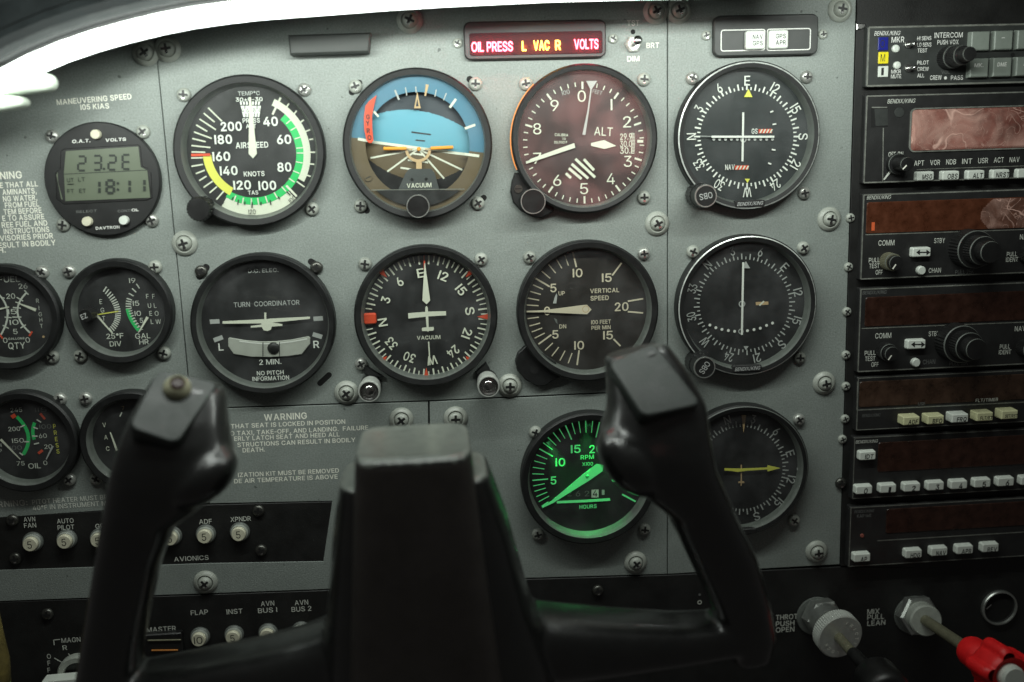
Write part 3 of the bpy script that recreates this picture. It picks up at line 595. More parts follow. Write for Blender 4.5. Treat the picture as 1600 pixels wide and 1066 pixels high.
def warn(mb):
    h = 0.00003
    panel.tx(mb, 'WARNING', 446, 651, 10, letter, h, w=67, bold=0.030)
    for s_, xl, xr, y in (('THAT SEAT IS LOCKED IN POSITION', 361, 540, 662.6), ('O TAXI, TAKE-OFF, AND LANDING.  FAILURE', 360, 576, 672.8), ('ERLY LATCH SEAT AND HEED ALL', 366, 531, 682.2),
                          ('STRUCTIONS CAN RESULT IN BODILY', 371, 556, 691.2), ('DEATH.', 379, 414, 703), ('IZATION KIT MUST BE REMOVED', 372, 530, 738.7), ('DE AIR TEMPERATURE IS ABOVE', 366, 528, 748.3)):
        panel.tx(mb, s_, (xl + xr) / 2, y, 6.9, letter, h, w=xr - xl, rot=-0.4, bold=0.022)
plate([(300, 640.3), (668.7, 628), (672, 908), (506, 921), (200, 932), (-160, 946), (-160, 896), (330, 880), (505, 877), (519, 783), (327.5, 787)], warn, label='lower grey plate with seat latch warning lettering')
plate([(671.3, 628), (1042.3, 611), (1042.3, 897), (674, 908)])
mb = MB(); mb.prism([edge(-200, -80), edge(1420, -80), edge(1420, 960), edge(-200, 1000)], -0.006, -0.004, hole); panel.part(mb, 'backing_sheet')
# adjustment slots beside the attitude and turn instruments, each a dark opening set in the plate
def slot(x0, y0, x1, y1, wpx):
    mb = MB(); p = Vector(panel.L(x0, y0, 0)); q = Vector(panel.L(x1, y1, 0)); r = wpx * 0.00035 / 2
    d = (q - p).normalized(); a0 = math.atan2(d.y, d.x); pts = []
    for i in range(9): t = a0 - math.pi / 2 + math.pi * i / 8; pts.append((q.x + r * math.cos(t), q.y + r * math.sin(t)))
    for i in range(9): t = a0 + math.pi / 2 + math.pi * i / 8; pts.append((p.x + r * math.cos(t), p.y + r * math.sin(t)))
    mb.poly(pts, 0.00004, hole); panel.part(mb, 'slot')
for a in ((550, 144, 561, 130, 10), (734, 124, 746, 133, 10), (562, 320, 573, 329, 10), (746, 319, 756, 309, 9), (312, 432, 322, 418, 11), (486, 409, 496, 415, 10), (500, 599, 514, 586, 9)):
    slot(*a)
for x, y in ((287, 381), (1028, 350), (1298, 343), (541, 615), (797, 604), (1290, 600), (627, 657), (712, 655), (994, 881), (1278, 864), (320, 912), (226, 82), (260, 76), (640, 31), (1026, 17), (1062, 16), (1315, 14)):
    add_screw(panel, x, y, BIG, washer=True)

# ================================================================== INSTRUMENTS
def bezel(t, cx, cy, R, rin, hf, hd, crop=True, lip=None, outer=None, edge_mat=None, edge_w=0.0, dial=None, n=96, rdial=None):
    """bezel centred on the photo position (cx, cy) of its front ring; returns its local centre"""
    c = t.L(cx, cy, hf)
    mb = MB()
    mb.lathe([(R, 0), (R, hf - 0.0012), (R - 0.0007, hf - 0.0003)], c, outer or black, n=n, cap1=False)
    e = edge_w or 0.0003
    mb.lathe([(R - 0.0007, hf - 0.0003), (R - 0.0007 - e, hf)], c, edge_mat or outer or black, n=n, cap1=False)
    w = (R - 0.0007 - e)
    mb.lathe([(w, hf), (rin + (w - rin) * 0.35, hf - 0.0004)], c, outer or black, n=n, cap1=False)
    mb.lathe([(rin + (w - rin) * 0.35, hf - 0.0004), (rin, hd)], c, lip or lipm, n=n, cap1=False)
    o = t.part(mb, 'bezel')
    db = MB()
    db.lathe([(rin + 0.001, hd - 0.0004), (rin + 0.001, hd)], c, dial or dialm, n=n)
    return c, o, db
def glass(t, c, r, h):
    mb = MB(); mb.lathe([(r, h - 0.0008), (r, h)], c, glassm, n=64, cap0=True)
    t.part(mb, 'glass')
def polar(c, r, deg): return c[0] + r * math.sin(math.radians(deg)), c[1] - r * math.cos(math.radians(deg))
FI = 'round flight instruments on the panel'
S1 = 260 / 1066.0
HD = 0.0010
D1 = HD + 0.00004

# ---- airspeed indicator
t = Thing('airspeed_indicator', 'airspeed dial with green, white and yellow arcs marked 40 to 200 knots', 'flight instrument', 389.5, 237, (260, 110, S1), FI)
c, bz, d = bezel(t, 530, 520, 0.0392, 0.0335, 0.0080, HD)
h = D1
AC = (545, 530)
t.arc(d, *AC, 335, 380, 27, 121, cream, h)
t.arc(d, *AC, 336, 402, 139, 213, cream, h)
t.arc(d, *AC, 288, 335, 44, 214, green, h)
t.arc(d, *AC, 258, 312, 211, 269, yellow, h)
for dg in (28.0,): t.ln(d, 732, 175, 680, 283, 13, cream, h)
for x0, y0, x1, y1 in ((785, 213, 768, 238), (835, 258, 818, 280), (880, 318, 850, 340), (922, 380, 885, 395), (940, 440, 915, 444), (955, 525, 915, 525), (948, 602, 918, 600), (925, 680, 895, 670), (885, 748, 835, 712), (835, 808, 768, 738)):
    t.ln(d, x0, y0, x1, y1, 9 if x0 != 835 or y0 < 700 else 14, cream, h)
for a in (50, 60, 72, 84, 90, 101, 113): t.ln(d, *polar(AC, 290, a), *polar(AC, 334, a), 7, cream, h)
for a in (124, 138, 150, 162, 172, 180, 190, 200): t.ln(d, *polar(AC, 290, a), *polar(AC, 334, a), 8, cream, h)
for x0, y0, x1, y1 in ((268, 240, 357, 327), (240, 275, 310, 332), (213, 312, 318, 381), (192, 350, 263, 392), (178, 395, 292, 437), (167, 437, 253, 458), (162, 482, 283, 495), (162, 523, 250, 525), (160, 562, 235, 560),
                       (162, 615, 235, 603), (190, 662, 247, 640), (212, 707, 258, 678), (240, 750, 298, 710), (278, 785, 325, 745), (322, 828, 368, 775)):
    t.ln(d, x0, y0, x1, y1, 9, cream, h)
t.ln(d, 160, 543, 282, 541, 17, redp, h)
for x0, y0, x1, y1 in ((376, 785, 360, 810), (430, 812, 420, 830), (463, 828, 458, 860), (505, 840, 503, 862), (550, 845, 550, 882), (607, 842, 607, 864), (665, 830, 670, 862), (718, 808, 727, 826), (770, 775, 795, 800)):
    t.ln(d, x0, y0, x1, y1, 8, inkm, h)
t.tx(d, '40', 352, 842, 28, inkm, h, rot=-30, bold=0.0); t.tx(d, '120', 550, 906, 30, inkm, h, bold=0.0); t.tx(d, '100', 808, 826, 30, inkm, h, rot=35, bold=0.0)
for s_, x, y in (('40', 668, 328), ('60', 755, 443), ('80', 757, 620), ('100', 648, 738), ('120', 487, 735), ('140', 401, 643), ('160', 354, 552), ('180', 366, 443), ('200', 417, 360)):
    t.tx(d, s_, x, y, 54, white, h, w={'200': 135, '40': 94, '60': 92, '80': 90}.get(s_, 113), bold=0.035)
t.tx(d, 'AIRSPEED', 550, 479, 36, white, h, w=208, bold=0.025); t.tx(d, 'KNOTS', 564, 663, 30, white, h, w=133, bold=0.025); t.tx(d, 'TAS', 557, 783, 25, white, h, w=65)
t.tx(d, 'TEMP°C', 530, 148, 25, whitd, h, w=140); t.tx(d, '30+0-30', 532, 187, 24, white, h, w=172)
for i, x in enumerate((477, 497, 517, 537, 557, 577, 597)): t.ln(d, x, 200, x + (537 - x) * 0.08, 222, 11, white, h)
t.pg(d, [(478, 228), (608, 228), (597, 300), (495, 300)], white, h)
for s_, x in (('4', 490), ('6', 522), ('8', 565), ('4', 600)): t.tx(d, s_, x, 256, 28, inkm, h, bold=0.0)
for x in (505, 540, 583): t.ln(d, x, 228, x, 250, 5, inkm, h)
for x in (512, 530, 548, 566, 584): t.ln(d, x, 276, x, 300, 5, inkm, h)
t.tx(d, 'PRESS', 546, 322, 28, white, h, w=110); t.tx(d, 'ALT', 545, 358, 26, white, h, w=66)
t.part(d, 'dial_face')
p = MB(); p.prism([t.L(x, y, 0.0022) for x, y in ((531, 172), (541, 172), (580, 535), (555, 564), (527, 535))], 0.0018, 0.0024, cream)
t.part(p, 'pointer')
glass(t, c, 0.0346, 0.0052)
k = MB(); kc = t.L(205, 890, 0.014); k.lathe([(0.0062, 0.0), (0.0062, 0.003)], kc, black, n=24); k.lathe([(0.0066, 0.003), (0.0066, 0.0125), (0.0058, 0.0138)], kc, plast, n=48, ridge=0.0004)
t.part(k, 'knob')
for x, y in ((286, 148), (475, 140), (487, 327)): add_screw(t, x, y)

# ---- attitude indicator
t = Thing('attitude_indicator', 'attitude dial with blue sky, brown ground and a red gyro flag', 'flight instrument', 654, 225.5, (530, 100, S1), FI)
c, bz, d = bezel(t, 504, 516, 0.0394, 0.0342, 0.0098, 0.0005)
t.part(d, 'dial_face')
# domed horizon ball, blue above and brown below a tilted line
ball = MB(); RB = 0.0290; cb = t.L(505, 520, 0.004)
tilt = math.radians(-8.1); hl = t.L(507, 540, 0.004)
def side(a, b): return (b - hl[1]) * math.cos(tilt) - (a - hl[0]) * math.sin(tilt)
def dome(r): return 0.0042 - 0.0034 * (r / RB) ** 2.2
NA, NR = 288, 72
vs = [(cb[0], cb[1], dome(0))]
for j in range(1, NR + 1):
    for i in range(NA):
        tt = 2 * math.pi * i / NA; r = RB * j / NR
        vs.append((cb[0] + r * math.cos(tt), cb[1] + r * math.sin(tt), dome(r)))
fs = [(0, 1 + i, 1 + (i + 1) % NA) for i in range(NA)]
for j in range(NR - 1):
    for i in range(NA):
        fs.append((1 + j * NA + i, 1 + (j + 1) * NA + i, 1 + (j + 1) * NA + (i + 1) % NA, 1 + j * NA + (i + 1) % NA))
kb = t.k(505, 520, 0.0035)
sets = {'sky': [], 'brn': [], 'navy': [], 'hole': []}
for f in fs:
    a = sum(vs[i][0] for i in f) / len(f); b = sum(vs[i][1] for i in f) / len(f)
    X = (a - cb[0]) / kb; Yc = (b - cb[1]) / kb                  # crop pixels from the ball's centre, up positive
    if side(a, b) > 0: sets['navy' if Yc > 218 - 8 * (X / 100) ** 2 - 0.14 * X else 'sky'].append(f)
    else: sets['hole' if Yc < -226 + 11.5 * (X / 100) ** 2 - 0.08 * X else 'brn'].append(f)
for nm_, m_ in (('sky', sky), ('brn', brn), ('navy', navy), ('hole', hole)): ball.add(vs, sets[nm_], m_, True)
def onball(x0, y0, x1, y1, wd, mat, seg=10):
    p = Vector(t.L(x0, y0, 0.0035)); q = Vector(t.L(x1, y1, 0.0035)); k_ = t.k(505, 520, 0.0035) * wd / 2
    dd = (q - p); nn = Vector((-dd.y, dd.x)).normalized() * k_; lay = ball.nl()
    vv = []; ff = []
    for i in range(seg + 1):
        m = p + dd * (i / seg)
        hh = dome((m - Vector(cb)).length) + 0.00012 + lay
        vv += [(m.x - nn.x, m.y - nn.y, hh), (m.x + nn.x, m.y + nn.y, hh)]
    for i in range(seg): ff.append((2 * i, 2 * i + 2, 2 * i + 3, 2 * i + 1))
    ball.add(vv, ff, mat)
for x, y in ((200, 603), (308, 690), (672, 735), (790, 680)): onball(507, 545, x, y, 11, cream)
for a in ((475, 575, 540, 583), (440, 616, 570, 631), (393, 665, 462, 676), (567, 688, 605, 694)): onball(*a, 11, cream)
onball(463, 437, 587, 453, 9, inkm); onball(490, 488, 550, 494, 8, inkm)
onball(212, 500, 800, 578, 17, cream, 24)
t.part(ball, 'horizon_ball')
# roll ring around the ball
rg = MB(); rc = t.L(503, 520, 0.006); RO = 0.0358; RI = 0.0275
for mat_, sgn in ((skyr, 1), (brn, -1)):
    n = 120; vv = []; ff = []
    a_h = math.degrees(tilt)
    for i in range(n // 2 + 1):
        tt = math.radians(a_h + 180.0 * i / (n // 2) * sgn)
        vv += [(rc[0] + RI * math.cos(tt), rc[1] + RI * math.sin(tt), 0.0060), (rc[0] + RO * math.cos(tt), rc[1] + RO * math.sin(tt), 0.0060),
               (rc[0] + RI * math.cos(tt), rc[1] + RI * math.sin(tt), 0.0052)]
    for i in range(n // 2):
        f1 = (3 * i, 3 * i + 1, 3 * i + 4, 3 * i + 3); f2 = (3 * i + 2, 3 * i, 3 * i + 3, 3 * i + 5)
        if sgn < 0: f1 = tuple(reversed(f1)); f2 = tuple(reversed(f2))
        ff += [f1, f2]
    rg.add(vv, ff, mat_)
h = 0.00606
for a in ((357, 168, 383, 230, 12), (424, 150, 433, 203, 7), (490, 145, 493, 185, 7), (622, 165, 613, 210, 7), (687, 187, 667, 235, 7)): t.ln(rg, *a, whitd, h)  # upper marks dimmed in colour for the shadow over them
t.ln(rg, 564, 132, 551, 205, 20, tan, h, 10)
for a in ((748, 225, 708, 280, 15), (872, 390, 805, 414, 15), (220, 303, 252, 338, 13)): t.ln(rg, *a, cream, h)
t.ln(rg, 120, 481, 212, 497, 17, cream, h); t.ln(rg, 800, 577, 897, 590, 17, cream, h)
t.disc(rg, 185, 728, 24, brn, h + 0.0006); t.ln(rg, 168, 735, 202, 720, 6, inkm, h + 0.0007)
t.part(rg, 'roll_ring')
q = MB(); h = 0.0068
q.prism([t.L(x, y, h) for x, y in ((500, 178), (522, 284), (480, 284))], h - 0.0004, h, tan)
t.pg(q, [(500, 222), (509, 272), (491, 272)], navy, h + 0.0001)
t.part(q, 'roll_pointer')
q = MB(); h = 0.0072
q.prism([t.L(x, y, h) for x, y in ((240, 200), (222, 215), (190, 240), (168, 268), (158, 340), (160, 420), (175, 490), (190, 506), (208, 506), (219, 490), (212, 420), (210, 330), (225, 260))], h - 0.0004, h, redp)
for s_, x, y in (('G', 184, 340), ('Y', 183, 380), ('R', 187, 428), ('O', 194, 472)): t.tx(q, s_, x, y, 29, inkm, h + 0.00003, bold=0.045)
t.part(q, 'gyro_flag')
q = MB(); h = 0.0064
for a in ((283, 543, 432, 542), (585, 541, 731, 534)):
    p0 = t.V(*a[:2], h); p1 = t.V(*a[2:], h); q.axis(p0, p1, [(0, 0.0006), (0.02, 0.00095), (0.98, 0.00095), (1, 0.0006)], orange, n=14)
q.lathe([(0.0011, h - 0.0006), (0.0011, h + 0.0002), (0.0007, h + 0.0006)], t.L(510, 545, h), orange, n=20)
t.arc(q, 505, 545, 66, 84, 95, 265, tan, h - 0.0006); t.ln(q, 511, 612, 511, 672, 36, tan, h - 0.0007)
t.ln(q, 432, 542, 470, 548, 9, tan, h - 0.0004); t.ln(q, 585, 541, 548, 548, 9, tan, h - 0.0004)
t.part(q, 'aircraft_symbol')
q = MB(); h = 0.0076
q.prism([t.L(x, y, h) for x, y in ((450, 672), (590, 672), (612, 700), (640, 802), (380, 802), (425, 700))], h - 0.001, h - 0.0004, greyc)
arcp = [t.L(504 + 402 * math.cos(a_), 510 + 402 * math.sin(a_), h) for a_ in [math.radians(48 + 84 * i / 24) for i in range(25)]]
q.prism(arcp, h - 0.001, h, black)
t.ln(q, 205, 808, 803, 802, 5, edgem, h + 0.00002)
t.tx(q, 'VACUUM', 512, 778, 27, cream, h, w=158, bold=0.02)
for x, y in ((466, 740), (557, 737)): t.disc(q, x, y, 9, hole, h)
t.part(q, 'lower_mask')
glass(t, c, 0.0352, 0.0088)
q = MB(); kc = t.L(505, 912, 0.014)
q.lathe([(0.0058, 0.006), (0.0058, 0.0135), (0.0061, 0.014)], kc, black, n=40, cap1=False); q.lathe([(0.0061, 0.014), (0.0060, 0.0146), (0.0056, 0.0146)], kc, alum, n=40, cap1=False); q.lathe([(0.0056, 0.0146), (0.0054, 0.0142)], kc, plast, n=40)
t.part(q, 'knob')
for x, y, m_ in ((555, 135, SCREW), (743, 131, SCREW), (563, 322, SCREW), (747, 318, SCREW)): add_screw(t, x, y, m_)

# ---- altimeter
t = Thing('altimeter', 'altimeter with a maroon reflection painted into its dial, thin numerals 0 to 9 and a striped window', 'flight instrument', 914, 218, (785, 90, S1), FI)
c, bz, d = bezel(t, 530, 525, 0.0395, 0.0352, 0.0085, HD, dial=dialr, edge_w=0.0004)
h = D1; AC = (519, 545)
for i in range(50):
    a = i * 7.2 - 1.0
    if i % 5 == 0: t.ln(d, *polar(AC, 343, a), *polar(AC, 390, a), 12, cream, h)
    else: t.ln(d, *polar(AC, 360, a), *polar(AC, 388, a), 7, cream, h)
for s_, x, y in (('0', 507, 248), ('2', 797, 413), ('3', 802, 665), ('4', 693, 777), ('5', 522, 840), ('6', 350, 787), ('7', 222, 645), ('8', 222, 457), ('9', 333, 308)):
    t.tx(d, s_, x, y, 68, cream, h, w=52, bold=0.0)
t.ln(d, 697, 267, 698, 338, 11, cream, h)
t.tx(d, 'ALT', 646, 474, 52, cream, h, w=118, rot=-4, bold=0.005); t.tx(d, '100', 405, 224, 26, whitd, h, w=50, rot=14, bold=0); t.tx(d, 'FEET', 607, 222, 24, whitd, h, w=62, rot=-14, bold=0)
t.tx(d, 'CALIBRA', 377, 496, 16, cream, h, w=86, rot=-4); t.tx(d, 'TO', 393, 522, 14, cream, h, w=24); t.tx(d, '20,000 F', 372, 543, 15, cream, h, w=84, rot=-2)
for s_, y in (('29.9', 507), ('30.0', 553), ('30.1', 596)): t.tx(d, s_, 790, y, 38, cream, h, w=76, bold=0.01)
for i in range(15): t.ln(d, 824, 485 + i * 9.2, 848 - abs(i - 7) * 0.6, 487 + i * 9, 4, cream, h)
t.ln(d, 862, 537, 900, 537, 17, cream, h)
for a in ((520, 652, 585, 722), (466, 650, 592, 768), (442, 682, 548, 775), (424, 710, 505, 778), (405, 742, 438, 772)): t.ln(d, *a, 17, cream, h)
t.part(d, 'dial_face')
q = MB(); h = 0.0020
q.prism([t.L(x, y, h) for x, y in ((568, 548), (652, 529), (730, 566), (655, 586), (568, 566))], h - 0.0003, h, cream); t.part(q, 'pointer', label='short diamond pointer')
q = MB(); h = 0.0026
q.prism([t.L(x, y, h) for x, y in ((460, 548), (467, 578), (195, 668), (150, 682), (180, 650))], h - 0.0003, h, cream); t.part(q, 'pointer', label='long tapered pointer')
q = MB(); h = 0.0032
q.prism([t.L(x, y, h) for x, y in ((512, 494), (532, 496), (554, 346), (572, 205), (607, 150), (537, 150), (564, 205), (544, 345))], h - 0.0003, h, whitd); t.part(q, 'pointer', label='thin pointer with triangle end')
glass(t, c, 0.0362, 0.0058)
q = MB()
ear = [t.L(x, y, 0.004) for x, y in ((80, 740), (62, 790), (52, 860), (70, 930), (120, 985), (190, 1022), (250, 1028), (300, 1005), (330, 985), (330, 900), (200, 800), (110, 740))]
q.prism(ear, 0, 0.0040, black, bev=0.0006); t.part(q, 'bezel_ear')
q = MB(); q.lathe([(0.0022, 0.004), (0.0022, 0.0046)], t.L(103, 842, 0.0045), screwd, n=20); t.ln(q, 82, 842, 124, 840, 6, hole, 0.0047); t.part(q, 'screw')
q = MB(); kc = t.L(197, 922, 0.013)
q.lathe([(0.0066, 0.004), (0.0066, 0.012), (0.0067, 0.0128)], kc, plast, n=48, cap1=False); q.lathe([(0.0067, 0.0128), (0.0066, 0.0132), (0.0062, 0.0132)], kc, alum, n=48, cap1=False); q.lathe([(0.0062, 0.0132), (0.006, 0.0128)], kc, plast, n=48)
t.part(q, 'knob')
q = MB(); q.arc(c, 0.0396, 0.0401, 248, 318, 0.0060, em_org)  # glowing arc put in for an amber light's reflection on the bezel edge
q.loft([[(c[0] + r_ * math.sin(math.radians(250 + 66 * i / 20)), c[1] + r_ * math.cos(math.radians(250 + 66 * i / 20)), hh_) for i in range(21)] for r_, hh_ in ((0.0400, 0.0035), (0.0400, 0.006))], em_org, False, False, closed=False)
t.part(q, 'amber_reflection_rim')
for x, y in ((822, 131), (1007, 124), (1007, 309)): add_screw(t, x, y)

# ---- heading indicators with rotating cards
def card(d, t, AC, labels, off, rt, r0, r1, r2, cap, mat, h, step=5, wL=8, wS=6, bold=0.01, xs=0.7, rng=None, wch=None):
    for i in range(int(360 / step)):
        a = off + i * step
        if rng and not (rng[0] <= (a + 180) % 360 - 180 <= rng[1]): continue
        long_ = (i * step) % 10 == 0
        t.ln(d, *polar(AC, r0, a), *polar(AC, r1 if long_ else r2, a), wL if long_ else wS, mat, h)
    for i, s_ in enumerate(labels):
        a = off + i * 30
        if rng and not (rng[0] <= (a + 180) % 360 - 180 <= rng[1]): continue
        x, y = polar(AC, rt, a)
        t.tx(d, s_, x, y, cap, mat, h, rot=-a, bold=bold, xs=xs, w=wch * len(s_) * {'W': 1.85, 'N': 1.40, 'E': 1.22, 'S': 1.35}.get(s_, 0.84 if '1' in s_ else 1.0) if wch else None)
LAB = ('N', '3', '6', 'E', '12', '15', 'S', '21', '24', 'W', '30', '33')
def obs_knob(t, x0, y0, x1, y1, r, txt_rot, hh=0.020):
    kc = t.L(x1, y1, hh); q = MB()
    kr = r * t.k(x1, y1, hh)
    q.lathe([(kr * 1.12, 0.002), (kr * 1.12, hh * 0.55), (kr * 1.02, hh * 0.62)], kc, plast, n=40, cap1=False, ridge=kr * 0.06)
    q.lathe([(kr * 1.02, hh * 0.62), (kr, hh - 0.0006)], kc, plast, n=48, cap1=False)
    q.lathe([(kr, hh - 0.0006), (kr * 0.97, hh), (kr * 0.88, hh)], kc, alum, n=48, cap1=False)
    q.lathe([(kr * 0.88, hh), (kr * 0.86, hh - 0.0003)], kc, black, n=48)
    q.text('OBS', kc, kr * 0.52, hh + 0.0001, whitd, kr * 1.15, txt_rot, 0.005)
    t.part(q, 'knob')
def nameplate(t, x, y, w_, h_, hf, rot=0):
    q = MB(); k_ = t.k(x, y, hf); cc = t.L(x, y, hf)
    q.slab(cc, w_ * k_, h_ * k_, 0.0008, hf - 0.003, hf, radiom, bev=0.0003)
    t.tx(q, 'BENDIX/KING', x, y, h_ * 0.52, whitd, hf + 0.00004, w=w_ * 0.86, slant=0.25, bold=0.012, rot=1.5)
    t.part(q, 'nameplate')

t = Thing('course_indicator', 'course dial with white cross needles and a worn silver rim, E uppermost', 'flight instrument', 1171, 213, (1045, 85, S1), FI)
c, bz, d = bezel(t, 516, 525, 0.0399, 0.0352, 0.0080, HD, dial=dialg, edge_mat=worn, edge_w=0.0007)
h = D1; AC = (499, 527)
card(d, t, AC, LAB, -90, 357, 298, 338, 318, 58, white, h, wch=30, wL=10, wS=8)
t.pg(d, [(478, 275), (532, 275), (507, 222)], yellow, h); t.pg(d, [(483, 797), (516, 797), (500, 824)], yellow, h)
for i in range(11):
    if i != 5: t.disc(d, 285 + i * 37.5, 545, 9, whitd, h)
for a in ((645, 372, 665, 364), (660, 450, 684, 446), (655, 610, 679, 614), (632, 696, 652, 704)): t.ln(d, *a, 9, white, h)
t.ring(d, 474, 545, 20, 7, whitd, h)
t.tx(d, 'GS', 545, 493, 30, white, h, w=38); t.tx(d, 'NAV', 387, 723, 32, white, h, w=60)
t.part(d, 'dial_face')
for x, y, w_ in ((619, 492, 86), (467, 726, 88)):
    q = MB(); h = 0.0013; k_ = t.k(x, y, h); cc = t.L(x, y, h); q.slab(cc, w_ * k_, 26 * k_, 0.0002, h - 0.0002, h, redp, bev=0.0001)
    for i in range(4):
        X = x - w_ / 2 + 12 + i * w_ / 4
        t.pg(q, [(X - 8, y + 12), (X + 2, y + 12), (X + 14, y - 12), (X + 4, y - 12)], cream, h + 0.0001)
    t.part(q, 'warning_flag')
q = MB(); t.ln(q, 477, 372, 472, 686, 13, white, 0.0026); t.part(q, 'needle', label='vertical white needle')
q = MB(); t.ln(q, 274, 528, 676, 528, 13, white, 0.0032); t.ln(q, 200, 524, 280, 526, 4, whitd, 0.0032); t.part(q, 'needle', label='horizontal white needle')
glass(t, c, 0.0362, 0.0058)
nameplate(t, 520, 956, 190, 42, 0.0084)
obs_knob(t, 195, 880, 238, 908, 72, 190)
for x, y in ((1083, 122), (1262, 120), (1258, 302)): add_screw(t, x, y)

t = Thing('course_indicator', 'course dial with one long vertical needle and an arc of white dots', 'flight instrument', 1168.5, 479, (1045, 360, S1), FI)
c, bz, d = bezel(t, 506, 488, 0.0401, 0.0352, 0.0080, HD, dial=dialm, edge_mat=worn, edge_w=0.0006)
h = D1; AC = (483, 474)
card(d, t, AC, LAB, -43, 350, 288, 325, 306, 54, whitd, h, wch=28, wL=8, wS=7)
t.pg(d, [(465, 242), (517, 242), (490, 196)], whitd, h); t.pg(d, [(475, 740), (508, 740), (490, 766)], whitd, h)
for x, y in ((260, 605), (298, 622), (337, 633), (378, 640), (418, 645), (500, 641), (542, 634), (582, 625), (622, 607), (660, 592)): t.disc(d, x, y, 9, white, h)
t.ring(d, 458, 645, 17, 6, whitd, h); t.ring(d, 465, 470, 21, 7, whitd, h)
t.part(d, 'dial_face')
q = MB(); h = 0.0013; t.pg(q, [(550, 450), (640, 450), (645, 470), (625, 492), (565, 492), (545, 470)], hole, h); t.pg(q, [(556, 460), (638, 456), (638, 476), (558, 480)], tan, h); t.ln(q, 580, 482, 610, 454, 10, cream, h)
t.part(q, 'warning_flag')
q = MB(); t.ln(q, 477, 205, 468, 670, 13, white, 0.0026); t.part(q, 'needle')
glass(t, c, 0.0362, 0.0058)
nameplate(t, 503, 886, 185, 42, 0.0084)
obs_knob(t, 185, 830, 230, 880, 70, 235)
for x, y in ((1084, 394), (1257, 388), (1251, 560)): add_screw(t, x, y)

# ---- turn coordinator
t = Thing('turn_coordinator', 'turn dial with white wings above a pale curved ball tube', 'flight instrument', 410.5, 505, (285, 385, S1), FI)
c, bz, d = bezel(t, 515, 503, 0.0386, 0.0340, 0.0085, HD)
h = D1
t.tx(d, 'D.C. ELEC.', 518, 155, 25, whitd, h, w=195); t.tx(d, 'TURN  COORDINATOR', 540, 367, 31, whitd, h, w=422, bold=0.01)
for x, y, r in ((207, 482, 0), (870, 463, 2), (230, 592, 18), (865, 572, -20)):
    k_ = t.k(x, y, h); pts = MB().rrect(t.L(x, y, h), 62 * k_, 29 * k_, 1e-5, 1, math.radians(r)); d.poly(pts, h + d.nl(), whitd)
t.tx(d, 'L', 247, 645, 46, white, h, w=32); t.tx(d, 'R', 858, 628, 46, white, h, w=38)
t.tx(d, '2 MIN.', 563, 740, 34, white, h, w=142, bold=0.01); t.tx(d, 'NO PITCH', 563, 810, 27, white, h, w=172); t.tx(d, 'INFORMATION', 566, 845, 27, white, h, w=236)
t.part(d, 'dial_face')
q = MB(); h = 0.0022
q.prism([t.L(x, y, h) for x, y in ((292, 592), (302, 585), (400, 602), (500, 611), (600, 609), (700, 598), (805, 577), (819, 585), (818, 625), (765, 692), (680, 705), (560, 711), (440, 709), (328, 691), (293, 642))], h - 0.0008, h, greyb, bev=0.0003)
pl = [(365, 607), (440, 618), (520, 624), (600, 622), (700, 611), (800, 593)]
for i in range(5): t.ln(q, *pl[i], *pl[i + 1], 8, white, h + 0.0001)
tube_o = t.part(q, 'ball_tube')
q = MB(); q.lathe([(0.0034, 0.0022), (0.0031, 0.0028), (0.002, 0.0034), (0.0008, 0.0036)], t.L(583, 655, 0.003), black, n=28, share=True); t.part(q, 'ball', tube_o)
q = MB(); t.ln(q, 516, 615, 516, 706, 6, inkm, 0.0038); t.ln(q, 622, 613, 622, 706, 5, inkm, 0.0038); t.part(q, 'index_wire', tube_o)
q = MB(); h = 0.0030
q.prism([t.L(x, y, h) for x, y in ((257, 481), (515, 468), (525, 468), (525, 425), (537, 425), (537, 467), (560, 464), (817, 451), (817, 465), (575, 489), (640, 499), (640, 510), (573, 514), (566, 535), (545, 543), (520, 538), (508, 517), (438, 521), (438, 511), (505, 502), (505, 494), (257, 496))], h - 0.0004, h, cream)
t.part(q, 'wings')
glass(t, c, 0.0350, 0.0058)
for x, y, m_ in ((313, 425, SCREWD), (494, 419, SCREWD)): add_screw(t, x, y, m_)

# ---- directional gyro
t = Thing('heading_indicator', 'compass card dial with red index marks and a small white aeroplane in the middle', 'flight instrument', 666, 497, (540, 375, S1), FI)
c, bz, d = bezel(t, 516, 493, 0.0392, 0.0338, 0.0080, HD)
h = D1; AC = (517, 490)
card(d, t, AC, LAB, -97.5, 281, 392, 335, 350, 56, cream, h, wL=10, wS=7, bold=0.02, wch=37)
for a in (0, 45, 90, 135, 180, 225, 315):
    b0 = polar(AC, 325 if a in (90, 180) else 355, a)
    r1 = 410
    u = polar(AC, r1, a - (3.2 if a in (90, 180, 135, 225) else 2.6)); v = polar(AC, r1, a + (3.2 if a in (90, 180, 135, 225) else 2.6))
    if a == 0: t.ln(d, 503, 98, 506, 190, 9, redp, h)
    else: t.pg(d, [b0, u, v], redp, h)
t.ln(d, 532, 650, 541, 800, 8, cream, h)
t.part(d, 'dial_face')
q = MB(); k_ = t.k(155, 505, 0.003); q.slab(t.L(155, 506, 0.003), 84 * k_, 72 * k_, 0.0012, 0.0012, 0.0032, redp, bev=0.0006); t.part(q, 'heading_bug')
q = MB(); h = 0.0030
q.prism([t.L(x, y, h) for x, y in ((400, 470), (510, 462), (511, 432), (518, 424), (526, 432), (528, 460), (643, 457), (644, 483), (530, 490), (532, 560), (564, 558), (566, 572), (560, 582), (533, 583), (529, 592), (523, 584), (490, 584), (488, 570), (493, 563), (519, 561), (513, 492), (402, 504))], h - 0.0004, h, cream)
t.tx(q, 'VACUUM', 532, 625, 24, cream, h - 0.0004, w=150)
t.part(q, 'aircraft_symbol')
